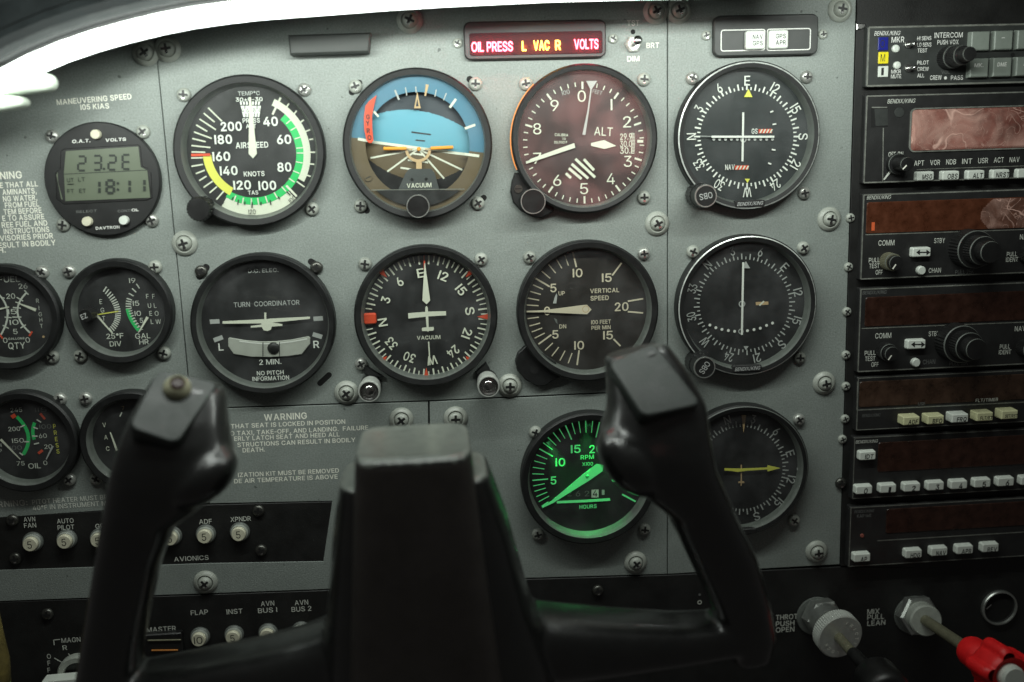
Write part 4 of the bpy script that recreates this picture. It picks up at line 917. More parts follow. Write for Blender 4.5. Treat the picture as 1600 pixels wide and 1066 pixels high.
q = MB(); h = 0.0024
q.prism([t.L(x, y, h) for x, y in ((505, 150), (509, 150), (542, 388), (519, 413), (492, 388))], h - 0.0004, h, cream); t.part(q, 'pointer')
glass(t, c, 0.0350, 0.0055)
for x0, y0, x1, y1, r, lab in ((178, 900, 150, 972, 72, 'left'), (890, 870, 917, 940, 72, 'right')):
    hh = 0.018; kr = r * t.k(x1, y1, hh); kc = t.L(x1, y1, hh); q = MB()
    q.lathe([(kr * 0.95, 0.0), (kr * 0.95, 0.004)], kc, black, n=40)
    q.lathe([(kr * 0.92, 0.004), (kr * 0.92, hh * 0.6), (kr, hh * 0.66), (kr, hh - 0.0008), (kr * 0.94, hh), (kr * 0.86, hh)], kc, satin, n=48, cap1=False)
    q.lathe([(kr * 0.86, hh), (kr * 0.74, hh - 0.0022), (kr * 0.55, hh - 0.0026), (kr * 0.50, hh - 0.0014), (kr * 0.3, hh - 0.0010)], kc, steel, n=48, share=True)
    t.part(q, 'knob')
q = MB(); q.prism([t.L(x, y, 0.003) for x, y in ((120, 800), (245, 880), (150, 880), (110, 850))], 0, 0.003, black, bev=0.0005); t.part(q, 'bezel_ear')
q = MB(); q.prism([t.L(x, y, 0.003) for x, y in ((830, 850), (900, 785), (925, 830), (925, 880), (860, 890))], 0, 0.003, black, bev=0.0005); t.part(q, 'bezel_ear')
for x, y in ((570, 413), (752, 406), (564, 570)): add_screw(t, x, y)

# ---- vertical speed
t = Thing('vertical_speed_indicator', 'vertical speed dial with a cream pointer resting level at zero', 'flight instrument', 919, 487.5, (795, 370, S1), FI)
c, bz, d = bezel(t, 510, 482, 0.0395, 0.0342, 0.0080, HD, dial=dialb)
h = D1
for i, a in enumerate(((410, 98, 433, 195), (358, 118, 382, 185), (305, 143, 340, 203), (255, 178, 300, 233), (210, 220, 265, 267), (172, 267, 262, 320), (155, 308, 220, 337), (137, 350, 205, 370), (122, 393, 195, 407), (115, 437, 190, 442),
                       (120, 525, 193, 515), (132, 572, 200, 553), (147, 610, 213, 585), (165, 650, 230, 617), (190, 688, 272, 628), (232, 728, 282, 680), (275, 765, 320, 707), (327, 793, 360, 730), (380, 810, 405, 745), (437, 822, 450, 727),
                       (722, 168, 662, 248), (860, 397, 762, 413), (860, 488, 762, 480), (715, 700, 670, 655))):
    t.ln(d, *a, 10 if i in (0, 5, 14, 19, 20, 21, 22, 23) else 7, vsiw, h)
for s_, x, y in (('10', 440, 232), ('15', 627, 262), ('5', 285, 328), ('20', 722, 448), ('0', 245, 475), ('5', 298, 625), ('10', 450, 695), ('15', 635, 630)):
    t.tx(d, s_, x, y, 52, vsiw, h, w={'10': 63, '15': 63, '20': 88}.get(s_, 40), bold=0.02)
t.tx(d, 'UP', 338, 362, 25, vsiw, h, w=40); t.tx(d, 'DN', 345, 574, 25, vsiw, h, w=44)
t.pg(d, [(305, 362), (310, 375), (304, 427), (282, 427), (294, 385)], whitd, h); t.pg(d, [(288, 520), (308, 530), (312, 560), (300, 548)], faint, h)
t.tx(d, 'VERTICAL', 613, 344, 27, vsiw, h, w=186, bold=0.025); t.tx(d, 'SPEED', 581, 392, 28, vsiw, h, w=117, bold=0.025); t.tx(d, '100 FEET', 590, 545, 25, vsiw, h, w=126, bold=0.02); t.tx(d, 'PER MIN', 590, 581, 24, vsiw, h, w=123, bold=0.02)
t.part(d, 'dial_face')
q = MB(); h = 0.0024
q.prism([t.L(x, y, h) for x, y in ((113, 475), (220, 472), (480, 438), (502, 437), (530, 467), (502, 497), (480, 496), (220, 484), (113, 485))], h - 0.0004, h, vsiw)
t.ring(q, 493, 464, 22, 4, tan, h); t.part(q, 'pointer')
glass(t, c, 0.0352, 0.0055)
q = MB(); ear = [t.L(x, y, 0.004) for x, y in ((110, 700), (60, 745), (42, 800), (55, 860), (110, 920), (180, 957), (240, 955), (275, 925), (330, 900), (300, 800), (170, 720))]
q.prism(ear, 0, 0.0040, black, bev=0.0006); q.lathe([(0.0026, 0.0041)], t.L(165, 850, 0.004), hole, n=20); t.part(q, 'bezel_ear')
for x, y in ((828, 403), (1007, 397)): add_screw(t, x, y)

# ---- tachometer
t = Thing('tachometer', 'engine speed dial glowing green with an hour counter, partly behind the right grip', 'engine gauge', 921.5, 750, (810, 640, 250 / 1211.0))
c, bz, d = bezel(t, 540, 533, 0.0392, 0.0338, 0.0090, HD)
h = D1; AC = (520, 500)
maj = [(0, 235.8), (5, 265), (10, 299.3), (15, 336.7), (20, 373), (25, 410), (30, 444), (35, 478)]
for (v0, a0), (v1, a1) in zip(maj, maj[1:]):
    for i in range(5):
        a = a0 + (a1 - a0) * i / 5; L_ = 118 if i == 0 else 88
        if v0 == 0 and i == 0: L_ = 60
        t.ln(d, *polar(AC, 415 - L_, a), *polar(AC, 415, a), 9 if i == 0 else 6, em_grn, h)
t.ln(d, *polar(AC, 300, 478), *polar(AC, 415, 478), 12, em_grn, h)
for s_, x, y in (('5', 265, 535), ('10', 317, 397), ('15', 433, 297), ('20', 585, 297), ('25', 690, 370), ('30', 752, 512)): t.tx(d, s_, x, y, 60, em_grn, h, w={'5': 44, '10': 74, '15': 74}.get(s_, 98), bold=0.02)
t.tx(d, 'RPM', 520, 358, 31, em_grn, h, w=100); t.tx(d, 'X100', 523, 410, 26, em_grn, h, w=82); t.tx(d, 'HOURS', 526, 732, 28, em_grn, h, w=130)
for s_, x in (('2', 385), ('6', 450), ('2', 518)): t.tx(d, s_, x, 634, 42, faint, h, w=34, bold=0.0)
t.pg(d, [(552, 605), (606, 603), (606, 662), (552, 664)], letterd, h); t.tx(d, '4', 579, 633, 46, inkm, h, w=36); t.tx(d, '1', 640, 624, 38, whitd, h, w=20)
t.pg(d, [(290, 690), (500, 680), (690, 668), (695, 688), (500, 700), (290, 708)], em_grn, h)
t.disc(d, 666, 407, 9, whitd, h)
t.part(d, 'dial_face')
q = MB(); h = 0.0024
q.prism([t.L(x, y, h) for x, y in ((180, 738), (245, 698), (490, 490), (592, 413), (646, 421), (636, 468), (540, 535), (262, 708), (182, 745))], h - 0.0004, h, em_grn)
q.lathe([(0.0011, h), (0.0008, h + 0.0003)], t.L(521, 508, h), green, n=18); t.part(q, 'pointer')
glass(t, c, 0.0350, 0.0058)
for x, y in ((837, 677), (841, 837), (1008, 829)): add_screw(t, x, y, SCREW)
def point(name, loc, power, color, r=0.0015):
    l = bpy.data.lights.new(name, 'POINT'); l.energy = power; l.color = color; l.shadow_soft_size = r
    o = bpy.data.objects.new(name, l); COL.objects.link(o); o.location = loc
    return o
for a in (-45, 0, 45):                              # the gauge's own lamps, under the upper bezel, shining down the dial
    q_ = (c[0] + 0.0325 * math.sin(math.radians(a)), c[1] + 0.0325 * math.cos(math.radians(a)))
    l = area_light('tachometer_lamp', (t.x0 + q_[0], -0.0046, t.z0 + q_[1]), (t.x0 + c[0], -0.0052, t.z0 + c[1] - 0.034), 0.004, 0.002, 0.0028, (0.1, 1.0, 0.25))
    l.data.spread = math.radians(50)

# ---- radio compass
t = Thing('radio_compass', 'compass card dial with a level yellow needle arrow below the worn rim dials', 'flight instrument', 1158, 738, (1060, 620, S1), FI)
c, bz, d = bezel(t, 412, 480, 0.0395, 0.0350, 0.0080, HD, edge_mat=lipm, edge_w=0.0005)
h = D1; AC = (405, 455)
card(d, t, AC, LAB, -17, 322, 262, 300, 280, 52, whitd, h, wch=29, wL=8, wS=7)
t.pg(d, [(402, 115), (431, 115), (414, 230)], tan, h); t.ln(d, 758, 452, 758, 468, 6, whitd, h)
t.part(d, 'dial_face')
q = MB(); h = 0.0020; q.prism([t.L(x, y, h) for x, y in ((399, 437), (407, 437), (407, 540), (422, 543), (422, 553), (407, 553), (405, 570), (399, 570), (399, 553), (384, 553), (384, 545), (399, 542))], h - 0.0002, h, tan); t.part(q, 'aircraft_symbol')
q = MB(); h = 0.0028; q.prism([t.L(x, y, h) for x, y in ((296, 460), (400, 462), (570, 455), (572, 440), (652, 458), (572, 479), (570, 466), (440, 474), (380, 482), (340, 476), (296, 473))], h - 0.0004, h, yellow); t.part(q, 'needle')
glass(t, c, 0.0360, 0.0055)
q = MB(); k_ = t.k(465, 862, 0.008); q.slab(t.L(455, 862, 0.008), 90 * k_, 34 * k_, 0.0006, 0.005, 0.0084, radiom, bev=0.0003); t.part(q, 'nameplate')
for x, y in ((1250, 657), (1242, 815)): add_screw(t, x, y)

# ---- clock
t = Thing('digital_clock', 'round digital clock showing 18:11 below 23.2E with three pale buttons', 'clock', 160.5, 280, (60, 180, 200 / 1066.0))
c = t.L(532, 535, 0.004); d = MB()
d.lathe([(0.0295, 0), (0.0295, 0.0034), (0.0289, 0.0040)], c, black, n=96)
h = 0.00405
t.tx(d, 'O.A.T.', 355, 216, 27, white, h, w=152, bold=0.03, rot=1.5, slant=0.15); t.tx(d, 'VOLTS', 642, 205, 25, white, h, w=172, bold=0.03, rot=1.5, slant=0.15)
t.tx(d, 'SELECT', 398, 802, 20, faint, h, w=175, bold=0.02, rot=1.5, slant=0.15); t.tx(d, 'CONTROL', 750, 795, 20, faint, h, w=180, bold=0.02, rot=1.5)
t.tx(d, 'OL', 805, 790, 22, white, h, w=56, bold=0.02, rot=3)
t.tx(d, 'DAVTRON', 577, 937, 23, white, h, w=200, bold=0.03, rot=1.5)
t.part(d, 'housing')
q = MB(); scr = [(228, 300), (832, 262), (852, 432), (906, 460), (932, 688), (225, 716), (190, 700), (150, 500), (160, 470), (215, 452)]
q.prism([t.L(x, y, 0.0042) for x, y in ((185, 300), (215, 280), (830, 245), (850, 262), (868, 425), (915, 445), (940, 480), (950, 690), (900, 712), (215, 745), (150, 700), (140, 480), (180, 450))], 0.0035, 0.0044, plast, bev=0.0003)
t.pg(q, scr, lcd, 0.0046)
h = 0.0047
t.ln(q, 215, 492, 908, 458, 6, lcdi, h); t.pg(q, [(160, 470), (215, 452), (212, 470), (225, 716), (205, 712), (165, 560)], inkm, h)
SEG = {'0': 'abcdef', '1': 'bc', '2': 'abged', '3': 'abgcd', '8': 'abcdefg', 'E': 'afged'}
def seg(ch, x, y, w_, hh_, th, only=None):
    X0, X1, Y0, Y1, YM = x - w_ / 2, x + w_ / 2, y - hh_ / 2, y + hh_ / 2, y
    g_ = th * 0.6
    g_ = th * 0.28
    D = {'a': (X0 + g_, Y0, X1 - g_, Y0), 'g': (X0 + g_, YM, X1 - g_, YM), 'd': (X0 + g_, Y1, X1 - g_, Y1), 'b': (X1, Y0 + g_, X1, YM - g_), 'c': (X1, YM + g_, X1, Y1 - g_), 'f': (X0, Y0 + g_, X0, YM - g_), 'e': (X0, YM + g_, X0, Y1 - g_)}
    for s_ in SEG[ch]: t.ln(q, *D[s_], th, lcdi, h)
for ch, x, y in (('2', 362, 403), ('3', 492, 398), ('2', 615, 396), ('E', 733, 390)): seg(ch, x, y, 62, 118, 18)
t.disc(q, 548, 448, 11, lcdi, h)
for ch, x, y in (('1', 480, 602), ('8', 600, 596), ('1', 732, 592), ('1', 855, 586)): seg(ch, x, y, 60, 105, 22)
for y in (568, 620): t.disc(q, 664, y, 11, lcdi, h)
for s_, x, y in (('UT', 268, 540), ('LT', 362, 535), ('FT', 270, 633), ('ET', 370, 630)): t.tx(q, s_, x, y, 34, lcdi, h, w=56, bold=0.0)
t.ln(q, 245, 575, 298, 573, 6, lcdi, h)
t.part(q, 'display')
for x, y, r, m_ in ((470, 160, 40, breaker), (398, 888, 40, breaker), (705, 878, 38, key)):
    q = MB(); kc = t.L(x, y, 0.007); kr = r * t.k(x, y, 0.007); q.lathe([(kr * 1.05, 0.004), (kr, 0.0066), (kr * 0.9, 0.007)], kc, m_, n=28); t.part(q, 'push_button')
for x, y in ((80, 213), (222, 206), (97, 352), (236, 345)): add_screw(t, x, y)

# ---- small engine gauges
EG = 'small round engine gauges at the left of the panel'
def small(name, label, px, py, crop, R=0.0283, rin=0.0228, hf=0.0075):
    t = Thing(name, label, 'engine gauge', px, py, crop, EG)
    u = ((px - crop[0]) / crop[2], (py - crop[1]) / crop[2])
    c, bz, d = bezel(t, *u, R, rin, hf, HD)
    return t, c, d
CF = (0, 390, 280 / 1421.0)
t, c, d = small('fuel_gauge', 'fuel quantity gauge cut by the left edge of the view, marked RIGHT', 6, 497, CF)
h = D1
t.tx(d, 'FUEL', 72, 236, 46, letterd, h, w=170, bold=0.01)
for s_, x, y in (('26', 182, 290), ('20', 85, 370), ('15', 98, 492), ('10', 112, 577), ('5', 122, 650), ('0', 42, 720), ('0', 220, 717)): t.tx(d, s_, x, y, 42, letterd, h, w=35 * len(s_), bold=0.0)
t.tx(d, 'GALLONS', 130, 706, 17, letterd, h, w=130); t.tx(d, 'QTY', 133, 762, 52, letterd, h, w=135, bold=0.01)
def curve(pts, wd, mat, n=6):
    for i in range(len(pts) - 1): t.ln(d, *pts[i], *pts[i + 1], wd, mat, h)
def smooth(p0, p1, p2, n=12):   # quadratic through three points
    out = []
    cx, cy = 2 * p1[0] - (p0[0] + p2[0]) / 2, 2 * p1[1] - (p0[1] + p2[1]) / 2
    for i in range(n + 1):
        s_ = i / n; out.append(((1 - s_) ** 2 * p0[0] + 2 * s_ * (1 - s_) * cx + s_ * s_ * p2[0], (1 - s_) ** 2 * p0[1] + 2 * s_ * (1 - s_) * cy + s_ * s_ * p2[1]))
    return out
curve(smooth((208, 345), (140, 500), (240, 660)), 14, letterd); curve(smooth((-20, 345), (62, 500), (0, 690)), 14, letterd)
for a in ((195, 322, 228, 358), (135, 378, 185, 408), (125, 415, 165, 430), (105, 458, 168, 465), (100, 535, 172, 535), (165, 622, 208, 595)): t.ln(d, *a, 9, letterd, h)
for a in ((10, 378, 40, 385), (40, 535, 95, 540), (25, 600, 72, 625)): t.ln(d, *a, 9, letterd, h)
t.ln(d, 235, 685, 258, 648, 14, redp, h); t.ln(d, -5, 665, 25, 705, 14, redp, h)
for s_, x, y in zip('RIGHT', (300, 312, 322, 327, 332), (405, 462, 512, 557, 605)): t.tx(d, s_, x, y, 34, letterd, h, bold=0.0)
t.disc(d, 348, 690, 10, tan, h)
t.part(d, 'dial_face')
q = MB(); hh = 0.0022; t.ln(q, 150, 428, 285, 480, 8, cream, hh, 26); t.part(q, 'pointer')
q = MB(); t.ln(q, -40, 480, 72, 455, 16, cream, hh, 8); t.part(q, 'pointer')
glass(t, c, 0.0238, 0.0052)
for x, y in ((64, 426), (80, 559)): add_screw(t, x, y)

t, c, d = small('exhaust_temperature_gauge', 'exhaust temperature and fuel flow gauge with a small black knob at its left', 184, 488, CF)
h = D1
lp = smooth((832, 315), (935, 490), (880, 640), 20)
for i, (x, y) in enumerate(lp):
    a = math.radians(-58 + 112 * i / 20); L_ = 46
    t.ln(d, x - L_ / 2 * math.cos(a), y - L_ / 2 * math.sin(a) * 1.0, x + L_ / 2 * math.cos(a), y + L_ / 2 * math.sin(a), 9, letterd, h)
rp = smooth((1095, 290), (1020, 450), (1110, 640), 18)
for i, (x, y) in enumerate(rp):
    a = math.radians(180 + 55 - 112 * i / 18); L_ = 44
    if i in (1, 3, 5) : continue
    t.ln(d, x - L_ / 2 * math.cos(a), y - L_ / 2 * math.sin(a), x + L_ / 2 * math.cos(a), y + L_ / 2 * math.sin(a), 9, letterd, h)
curve([(x - 8, y) for x, y in rp[10:]], 30, green)
for i in range(10, 19):
    x, y = rp[i]; a = math.radians(180 + 55 - 112 * i / 18); t.ln(d, x - 4, y, x + 26, y - 26 * math.tan(math.radians(20)), 6, letterd, h)
for s_, x, y in (('E', 802, 412), ('G', 815, 480), ('T', 825, 545), ('F', 1172, 370), ('F', 1220, 370), ('U', 1188, 443), ('L', 1233, 443), ('E', 1198, 505), ('O', 1245, 505), ('L', 1208, 570), ('W', 1258, 570)): t.tx(d, s_, x, y, 38, letterd, h, bold=0.0)
for s_, x, y in (('19', 1052, 245), ('15', 1082, 425), ('10', 1096, 505), ('5', 1125, 560)): t.tx(d, s_, x, y, 40, letterd, h, w=25 * len(s_), bold=0.0)
t.tx(d, '25°F', 915, 684, 42, letterd, h, w=135, bold=0.005); t.tx(d, 'DIV', 920, 745, 42, letterd, h, w=92, bold=0.005); t.tx(d, 'GAL', 1135, 683, 42, letterd, h, w=118, bold=0.005); t.tx(d, 'HR', 1145, 730, 40, letterd, h, w=75, bold=0.005)
t.part(d, 'dial_face')
q = MB(); t.ln(q, 755, 519, 940, 490, 8, yellow, 0.0020); t.part(q, 'pointer', label='yellow pointer')
q = MB(); t.ln(q, 748, 498, 892, 666, 20, cream, 0.0026, 8); t.part(q, 'pointer')
q = MB(); t.ln(q, 1170, 535, 1104, 652, 22, cream, 0.0026, 8); t.part(q, 'pointer')
q = MB(); kc = t.L(675, 525, 0.012); kr = 52 * t.k(675, 525, 0.012); q.lathe([(kr * 1.15, 0.004), (kr * 1.1, 0.009), (kr, 0.012)], kc, plast, n=40, ridge=kr * 0.05)
t.tx(q, 'EZ', 665, 530, 40, whitd, 0.0121, w=52, rot=20); t.part(q, 'knob')
glass(t, c, 0.0238, 0.0050)
for x, y in ((106, 425), (241, 418), (124, 557), (255, 553)): add_screw(t, x, y)

CO = (0, 590, 240 / 1279.0)
t, c, d = small('oil_gauge', 'oil temperature and pressure gauge with green arcs and yellow PRESS lettering', 36, 692, CO)
h = D1
for s_, x, y in (('245', 135, 270), ('200', 118, 428), ('150', 150, 525), ('100', 132, 585), ('75', 172, 715), ('115', 340, 268), ('100', 378, 408), ('60', 357, 485), ('20', 402, 575), ('0', 378, 710)): t.tx(d, s_, x, y, 38, faint if s_ in ('100', '115') else letterd, h, w=33 * len(s_), bold=0.0)
t.tx(d, 'OIL', 288, 735, 46, letterd, h, w=105, bold=0.005)
curve(smooth((140, 325), (236, 480), (195, 640)), 30, green); curve(smooth((290, 375), (275, 445), (288, 515)), 28, green)
for a in ((170, 412, 208, 395), (205, 533, 245, 533), (165, 625, 195, 645), (272, 485, 315, 487), (285, 553, 328, 543), (280, 412, 318, 425), (308, 348, 345, 372)): t.ln(d, *a, 11, letterd, h)
t.ln(d, 100, 330, 132, 310, 34, redp, h); t.ln(d, 338, 298, 378, 345, 20, redp, h); t.ln(d, 322, 630, 358, 603, 22, redp, h)
for s_, y in zip('PRESS', (405, 457, 510, 562, 612)): t.tx(d, s_, 457 + (y - 405) * 0.14, y, 38, yellow, h, bold=0.01)
t.tx(d, 'M', 2, 560, 34, letterd, h, bold=0); t.tx(d, 'P', 8, 608, 34, letterd, h, bold=0)
t.part(d, 'dial_face')
q = MB(); t.ln(q, 5, 515, 170, 682, 22, cream, 0.0024, 8); t.part(q, 'pointer')
q = MB(); t.ln(q, 440, 570, 384, 682, 18, whitd, 0.0024, 8); t.part(q, 'pointer')
glass(t, c, 0.0238, 0.0050)
for x, y in ((92, 625), (107, 751)): add_screw(t, x, y)

t, c, d = small('vacuum_gauge', 'vacuum gauge lettered VAC, half hidden behind the left grip', 206, 691, CO)
h = D1
for s_, x, y in (('V', 868, 395), ('A', 882, 498), ('C', 897, 592)): t.tx(d, s_, x, y, 38, cream, h, bold=0.005)
t.tx(d, '7', 1025, 255, 36, tan, h, bold=0.0); t.ln(d, 1015, 290, 998, 325, 10, letterd, h)
t.part(d, 'dial_face')
q = MB(); t.ln(q, 918, 455, 975, 612, 10, cream, 0.0024, 20); t.part(q, 'pointer')
glass(t, c, 0.0238, 0.0050)
for x, y in ((132, 624), (149, 750)): add_screw(t, x, y)

# ---- annunciator panel
t = Thing('warning_light_panel', 'dark rounded strip with glowing red and amber warning words at the panel top', 'warning lights', 836, 62)
d = MB(); hf = 0.0040
cc = t.L(836.5, 62, hf); k_ = t.k(836, 62, hf)
a0_ = math.atan2(t.L(940, 60, hf)[1] - t.L(732, 64, hf)[1], t.L(940, 60, hf)[0] - t.L(732, 64, hf)[0])
d.slab(cc, 222 * k_, 57 * k_, 0.0035, 0, hf, framem, bev=0.0006, rot=a0_, n=6)
t.part(d, 'frame')
q = MB(); cc2 = t.L(838, 68, hf); q.slab(cc2, 208 * k_, 34 * k_, 0.0012, hf - 0.001, hf + 0.0003, lens, bev=0.0002, rot=a0_); t.part(q, 'lens')
h = hf + 0.0004
for s_, x, y, w_, m_ in (('OIL PRESS', 769, 73, 65, em_red), ('L', 819, 72, 7, em_amb), ('VAC', 846, 71, 25, em_amb), ('R', 872, 70.5, 9, em_amb), ('VOLTS', 916, 69, 38, em_red)):
    q = MB(); t.tx(q, s_, x, y, 14, m_, h, w=w_, bold=0.03, rot=math.degrees(a0_), gap=0.06); t.part(q, 'lit_legend')
for x, y, col_, pw in ((748, 73, (1, 0.04, 0.10), 1), (772, 73, (1, 0.04, 0.10), 1), (793, 72, (1, 0.04, 0.10), 0.8), (819, 72, (1, 0.42, 0.03), 0.45), (838, 71.5, (1, 0.42, 0.03), 0.6), (855, 71, (1, 0.42, 0.03), 0.6), (872, 70.5, (1, 0.42, 0.03), 0.45), (905, 69.5, (1, 0.04, 0.10), 1), (928, 68.5, (1, 0.04, 0.10), 1)):
    p_ = W(x, y + 1, 0.0061); point('warning_lamp', p_, 0.0048 * pw, col_, 0.0008)
for x, y in ((715, 67), (959, 60)): add_screw(t, x, y, SCREWS)

t = Thing('toggle_switch', 'small steel toggle switch between TST, BRT and DIM lettering', 'switch', 990, 68)
q = MB(); kc = t.L(990, 69, 0.002); q.lathe([(0.0045, 0), (0.0045, 0.0016), (0.0040, 0.0021)], kc, screwp, n=6); q.lathe([(0.0033, 0.0021), (0.0031, 0.0026)], kc, alum, n=24); t.part(q, 'nut')
q = MB(); q.axis((kc[0], kc[1], 0.0024), (kc[0] + 0.0006, kc[1] + 0.0012, 0.012), [(0, 0.0012), (0.5, 0.0014), (0.75, 0.0022), (0.9, 0.0024), (1, 0.0015)], steel, n=20, share=True); t.part(q, 'lever')

t = Thing('mode_light_panel', 'dark rounded plate with white outlines and two white GPS mode buttons', 'mode lights', 1197, 55)
hf = 0.0040; d = MB(); k_ = t.k(1197, 55, hf); d.slab(t.L(1197.5, 55, hf), 163 * k_, 60 * k_, 0.0035, 0, hf, radiog, bev=0.0006, n=6)
h = hf + 0.00004
for x0, x1, y0, y1 in ((1126, 1196, 47, 79), (1198, 1267, 45.5, 78)):
    k2 = t.k(x0, y0, h); cc = t.L((x0 + x1) / 2, (y0 + y1) / 2, h); W_, H_ = (x1 - x0) * k2, (y1 - y0) * k2
    o_ = d.rrect(cc, W_, H_, 0.0014); i_ = d.rrect(cc, W_ - 0.001, H_ - 0.001, 0.0010)
    n_ = len(o_); d.add([(a, b, h) for a, b in o_ + i_], [(i, (i + 1) % n_, n_ + (i + 1) % n_, n_ + i) for i in range(n_)], white)
t.part(d, 'frame')
for x, y, u, v in ((1181, 62.5, 'NAV', 'GPS'), (1217, 61.5, 'GPS', 'APR')):
    q = MB(); hh = hf + 0.003; q.slab(t.L(x, y, hh), 30 * k_, 27 * k_, 0.0012, hf, hh, key, bev=0.0006)
    t.tx(q, u, x + 3, y - 5, 6.6, inkm, hh + 0.00003, w=16, bold=0.03); t.tx(q, v, x + 3, y + 5, 6.6, inkm, hh + 0.00003, w=16, bold=0.03); t.part(q, 'push_button')
for x, y in ((1105, 55), (1288, 53)): add_screw(t, x, y, SCREWS)

# ================================================================== RADIO STACK
rack = Thing('radio_rack', 'black rack frame that holds the stacked radios at the right', 'radio rack', 1335, 450)
mb = MB(); mb.prism([rack.L(*p, 0) for p in ((1338.5, -60), (2100, -60), (2100, 905), (1313, 884), (1326, 420), (1338.5, 20))], -0.0022, 0.0004, dark, bev=0.0002)
rack.part(mb, 'rack_frame')
for x, y in ((1331, 341), (1328, 418), (1325.5, 488), (1324, 556), (1324, 605), (1322.5, 656), (1318.5, 688), (1316, 757)):
    add_screw(rack, x, y, SCREWS if y < 700 else SCREWD)
q = MB(); q.prism([rack.L(x, y, 0.002) for x, y in ((1339, 37), (1352, 37), (1352, 42), (1346, 46), (1339, 46))], 0.0004, 0.002, steel, bev=0.0003); rack.part(q, 'latch')

RW = 0.1585
FACE = 0.0050
RG = 'radios stacked in the rack at the right'
def radio(name, label, tl, bl, face=None, fr=0.0007, cap=FACE):
    t = Thing(name, label, 'radio', (tl[0] + bl[0]) / 2, (tl[1] + bl[1]) / 2, group=RG)
    a0, b0 = t.L(*tl, cap); a1, b1 = t.L(*bl, cap)
    a = min(a0, a1); cx = a + RW / 2; cy = (b0 + b1) / 2; H = b0 - b1
    d = MB(); d.slab((cx, cy), RW, H, 0.0008, 0, cap, face or radiom, bev=0.0004)
    # worn bright edge lines along the face border
    e = cap + 0.00003
    for p_, q_ in (((a + .0007, b0 - .0007), (a + RW - .001, b0 - .0007)), ((a + .0007, b1 + .0007), (a + RW - .001, b1 + .0007)), ((a + .0007, b0 - .0007), (a + .0007, b1 + .0007))):
        d.line(p_, q_, fr, e + d.nl(), edgem)
    return t, d, (a, b0, b1)
BL = 'BENDIX/KING'
def brand(t, d, x, y, m_=None, w_=40, cap_=6.2): t.tx(d, BL, x, y, cap_, m_ or letterd, FACE + 0.00003, w=w_, slant=0.2, bold=0.0)
def button(t, x, y, w_, h_, hh, txt, mat=None, cap_=6.5, tw=None, dx=2, dy=1, ink=None, rr=0.0012, lab=None):
    q = MB(); top = FACE + hh; k_ = t.k(x, y, top)
    q.slab(t.L(x, y, top), w_ * k_, h_ * k_, rr, FACE - 0.0005, top, mat or key, bev=0.0005, taper=0.0006)
    if txt: t.tx(q, txt, x + dx, y + dy, cap_, ink or inkm, top + 0.00003, w=tw or len(txt) * 4.8, bold=0.035, slant=0.1)
    return t.part(q, 'push_button', label=lab)
def knob(t, x, y, stages, mats=None, tick=None):
    """x, y at the face; stages = [(radius px, h0, h1, ridged)]"""
    kc = t.L(x, y, FACE); k_ = t.k(x, y, FACE); q = MB()
    for i, (r, h0, h1, rd) in enumerate(stages):
        R = r * k_; m_ = (mats or [plast] * 9)[i]
        if rd: q.lathe([(R, FACE + h0), (R * 0.97, FACE + h1 - 0.0006)], kc, m_, n=72, cap1=False, ridge=R * 0.045)
        else: q.lathe([(R, FACE + h0), (R * 0.98, FACE + h1 - 0.0006)], kc, m_, n=48, cap1=False)
        q.lathe([(R * 0.97, FACE + h1 - 0.0006), (R * 0.93, FACE + h1)], kc, lipm, n=48, cap1=False)
        q.lathe([(R * 0.93, FACE + h1), (R * 0.5, FACE + h1 + 0.0001)], kc, m_, n=48)
    if tick is not None:
        r, h0, h1, rd = stages[-1]; a_ = math.radians(tick); R = r * k_
        q.line((kc[0] + R * 0.2 * math.sin(a_), kc[1] + R * 0.2 * math.cos(a_)), (kc[0] + R * 0.95 * math.sin(a_), kc[1] + R * 0.95 * math.cos(a_)), 0.0007, FACE + h1 + 0.0002, letter)
    return t.part(q, 'knob')
def display(t, x0, y0, x1, y1, mat, name='display', rr=0.0012, hh=0.0004):
    """x0..x1 and y0..y1 as photo pixels; x1 is where it leaves the view or ends"""
    h_ = FACE + hh; A = t.L(x0, y0, h_); B = t.L(x0, y1, h_); a1 = t.L(x1, (y0 + y1) / 2, h_)[0]
    a = (A[0] + B[0]) / 2; q = MB(); q.slab(((a + a1) / 2, (A[1] + B[1]) / 2), a1 - a, A[1] - B[1], rr, FACE - 0.0005, h_, mat, bev=0.0003)
    return t.part(q, name), (a, a1, B[1], A[1], h_)

# audio panel
t, d, bx = radio('audio_panel', 'top radio unit with square grey keys and blue, yellow and white marker lights', (1356, 41), (1356.5, 136.5), radiog, fr=0.0009)
e = FACE + 0.00003
brand(t, d, 1386, 52, white)
for s_, x, y, c_, w_ in (('MKR', 1403, 62, 8, 20), ('MKR', 1400, 112, 5.5, 15), ('MUTE', 1400, 119.5, 5.5, 16), ('HI SENS', 1444, 60, 5.6, 22), ('LO SENS', 1444, 70, 5.6, 22), ('TEST', 1441, 79, 5.6, 15), ('PILOT', 1442, 98, 5.6, 18),
                         ('CREW', 1442, 108, 5.6, 18), ('ALL', 1438.5, 118, 5.6, 11), ('INTERCOM', 1482, 55, 7.5, 44), ('PUSH VOX', 1481, 66, 6.4, 33), ('CREW', 1462, 121.5, 6.4, 18), ('PASS', 1495, 121.5, 6.4, 19)):
    t.tx(d, s_, x, y, c_, white, e, w=w_, bold=0.012)
t.tx(d, 'VOL', 1477, 113, 4.5, faint, e, w=13); t.disc(d, 1477, 122, 2.4, white, e); t.disc(d, 1582, 86, 3.3, hole, e)
t.part(d, 'face_plate')
